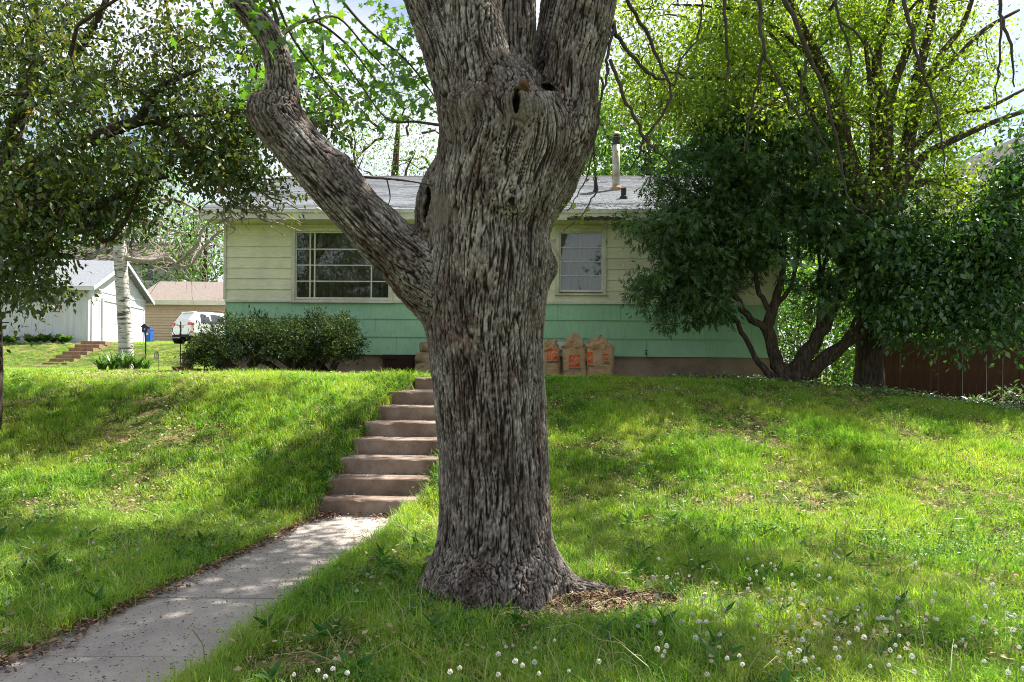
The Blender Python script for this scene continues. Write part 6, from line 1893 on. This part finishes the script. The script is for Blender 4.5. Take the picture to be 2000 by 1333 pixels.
def dandelions():
    rng = np.random.RandomState(320)
    heads = []
    for q in range(3):
        n = 95
        d = unit(rng.normal(size=(n, 3))); d = d[d[:, 2] > -.75]; n = len(d)
        R = .019
        side = unit(np.cross(d, rng.normal(size=(n, 3)))); up = np.cross(d, side)
        V = np.empty((n, 8, 3)); 
        V[:, 0] = d * R * .12 + side * .0006; V[:, 1] = d * R * .12 - side * .0006; V[:, 2] = d * R * .9
        for j in range(5):
            a = 2 * math.pi * j / 5
            V[:, 3 + j] = d * R * 1.0 + (side * math.cos(a) + up * math.sin(a)) * .0036
        F = np.concatenate([np.array([(0, 1, 2), (2, 3, 4), (2, 4, 5), (2, 5, 6), (2, 6, 7), (2, 7, 3)])[None] + (np.arange(n) * 8)[:, None, None]], 0).reshape(-1, 3)
        heads.append(np_mesh('seed_head', V.reshape(-1, 3), F, M['l_seed'], np.repeat(rng.uniform(0, 1, n), 6)))
    stems = []
    for q in range(4):
        bx, by = rng.normal(size=2) * .05
        mb = MB().tube([(0, 0, -.02), (bx * .3, by * .3, .4), (bx * .7, by * .7, .75), (bx, by, 1.0)], [.0032, .003, .0028, .0026], 5)
        me = mb.mesh('stem', M['l_stem']); stems.append((me, bx, by))
    core = MB().lathe([(.002, -.006), (.005, -.003), (.004, .003), (.001, .005)], sides=6).mesh('receptacle', M['l_speck'])
    spots = []
    # heads the photograph shows largest, given as pixel of the head and of the foot row
    def add(px, py, foot): spots.append((px, py, foot))
    named = [(1083, 1253), (1111, 1205), (988, 1265), (973, 1281), (1002, 1263), (1020, 1303), (1045, 1268), (1044, 1296), (1006, 1318), (1053, 1327), (973, 1319), (898, 1306), (879, 1320), (1170, 1297), (1111, 1314), (1246, 1225), (1278, 1212), (1278, 1131), (1267, 1142), (1283, 1165), (655, 1288), (650, 1307), (574, 1319), (635, 1325), (678, 1324), (621, 1313), (718, 1122), (742, 1141), (697, 1155), (15, 1178), (780, 1030), (790, 1040), (84, 1142), (102, 1150), (115, 1175), (125, 1200),
             (1324, 1122), (1346, 1126), (1372, 1108), (1392, 1140), (1468, 1140), (1477, 1117), (1492, 1131), (1514, 1115), (1513, 1107), (1489, 1107), (1498, 1150), (1549, 1143), (1376, 1166), (1399, 1203), (1363, 1217), (1379, 1215), (1484, 1205), (1474, 1220), (1492, 1221), (1473, 1250), (1519, 1275), (1420, 1287), (1381, 1319), (1405, 1266), (1600, 1171), (1636, 1174), (1622, 1198), (1634, 1214), (1690, 1200), (1679, 1208), (1681, 1221), (1674, 1230), (1715, 1210), (1732, 1210), (1741, 1209), (1810, 1201), (1808, 1212), (1830, 1211), (1850, 1172), (1864, 1139), (1794, 1112), (1935, 1157), (1902, 1209), (1921, 1216), (1946, 1240), (1982, 1203), (1749, 1262), (1739, 1271), (1638, 1286), (1603, 1238), (1522, 1294), (1588, 1287), (1700, 1304), (1736, 1300), (1922, 1293), (1969, 1322), (1676, 1187), (1575, 1175), (1549, 1227), (1730, 1235), (30, 985), (68, 1000), (145, 1008), (148, 1032), (10, 960), (40, 950), (1330, 1165), (1290, 1240), (1350, 1200), (1440, 1180), (1560, 1205), (1780, 1180), (1880, 1250), (1960, 1180)]
    for px, py in named: add(px, py, 0)
    for _ in range(85): add(rng.uniform(1260, 2000), 1090 + 225 * rng.uniform(0, 1) ** 1.1, 0)
    for _ in range(14): add(rng.uniform(0, 330), rng.uniform(930, 1110), 0)
    # yellow ones
    lab = 'white dandelion seed head on a thin bare stalk standing in the grass'
    proto = {}
    for i, (px, py, _) in enumerate(spots):
        hgt = rng.uniform(.17, .30)
        # the head is at this pixel: find the depth where ground + stalk height meets the ray
        a, b_ = ray(px, py)
        D = 3.2
        while D < 13:
            if EYE + b_ * D <= gz(a * D, D) + hgt: break
            D += .02
        x, y = a * D, D
        if x > walk_left(y) - .03 and x < walk_right(y) + .02 and y < 8: continue
        me, bx, by = stems[i % 4]
        g = gz(x, y)
        r = bpy.data.objects.new('dandelion', None); COL.objects.link(r)
        r.location = (x - bx * hgt, y - by * hgt, g); r.empty_display_size = .05
        where = 'standing left of the concrete walk' if x < walk_left(y) else ('between the concrete walk and the big trunk' if px < 840 else ('in the group just below the big trunk' if px < 1190 else ('in the dense patch right of the trunk' if px < 1560 else 'in the dense patch near the right edge')))
        tag(r, 'white dandelion seed head on a thin stalk ' + where, 'dandelion', 'dandelions gone to seed in the lawn')
        s = link('stem', me, r); s.scale = (hgt, hgt, hgt) if False else (hgt * 1.0, hgt * 1.0, hgt)
        h = link('seed_head', heads[i % 3], r); h.location = (bx * hgt, by * hgt, hgt); k = rng.uniform(.38, .70); h.scale = (k, k, k)
        h.rotation_euler = (rng.normal() * .2, rng.normal() * .2, rng.uniform(0, 6))
        c = link('receptacle', core, h)
    # bare stalks
    mbn = []
    rr = np.random.RandomState(5)
    mb = MB()
    for _ in range(900):
        y = math.sqrt(rr.uniform(12, 55)); x = rr.uniform(-.7, .72) * y
        if x < .4 and rr.uniform() < .45: continue
        if not free(np.array([x]), np.array([y]))[0]: continue
        h = rr.uniform(.12, .28); d = rr.normal(size=2) * h * .55; g = gz(x, y)
        mb.tube([(x, y, g - .01), (x + d[0] * .2, y + d[1] * .2, g + h * .6), (x + d[0] * .6, y + d[1] * .6, g + h * .95), (x + d[0], y + d[1], g + h * rr.uniform(.7, 1.0))], [.003, .0028, .0025, .002], 4, cap=False)
    o = mb.obj('bare_stalks', M['l_stem']); tag(o, 'bent bare dandelion stalks among the lawn grass', 'stalks', kind='stuff')
dandelions()
def corner_plant():
    rng = np.random.RandomState(330)
    for px, D, s, lab in ((1985, 13.2, 1.0, 'leafy low shrub in front of the fence at the right edge'), (1900, 13.4, .45, 'small upright weed in front of the brown fence')):
        p = P(px, 790, D); b = Vector((p.x, p.y, gz(p.x, p.y)))
        r = thing('low_shrub', lab, 'shrub', b)
        C = np.array([np.array(b) + [rng.normal() * .18 * s, rng.normal() * .15 * s, rng.uniform(.08, .42) * s] for _ in range(26)])
        ln = [([np.array(b), (np.array(b) + c) / 2 + rng.normal(size=3) * .02, c], [.006, .004, .002]) for c in C]
        tubes(ln, 4).obj('stem', M['bark_dark'], r, org=b)
        leaf_obj('foliage', cloud(C, 9, .06 * s, .10, 'needle', rng, .2), M['l_ivy'], r, b)
corner_plant()
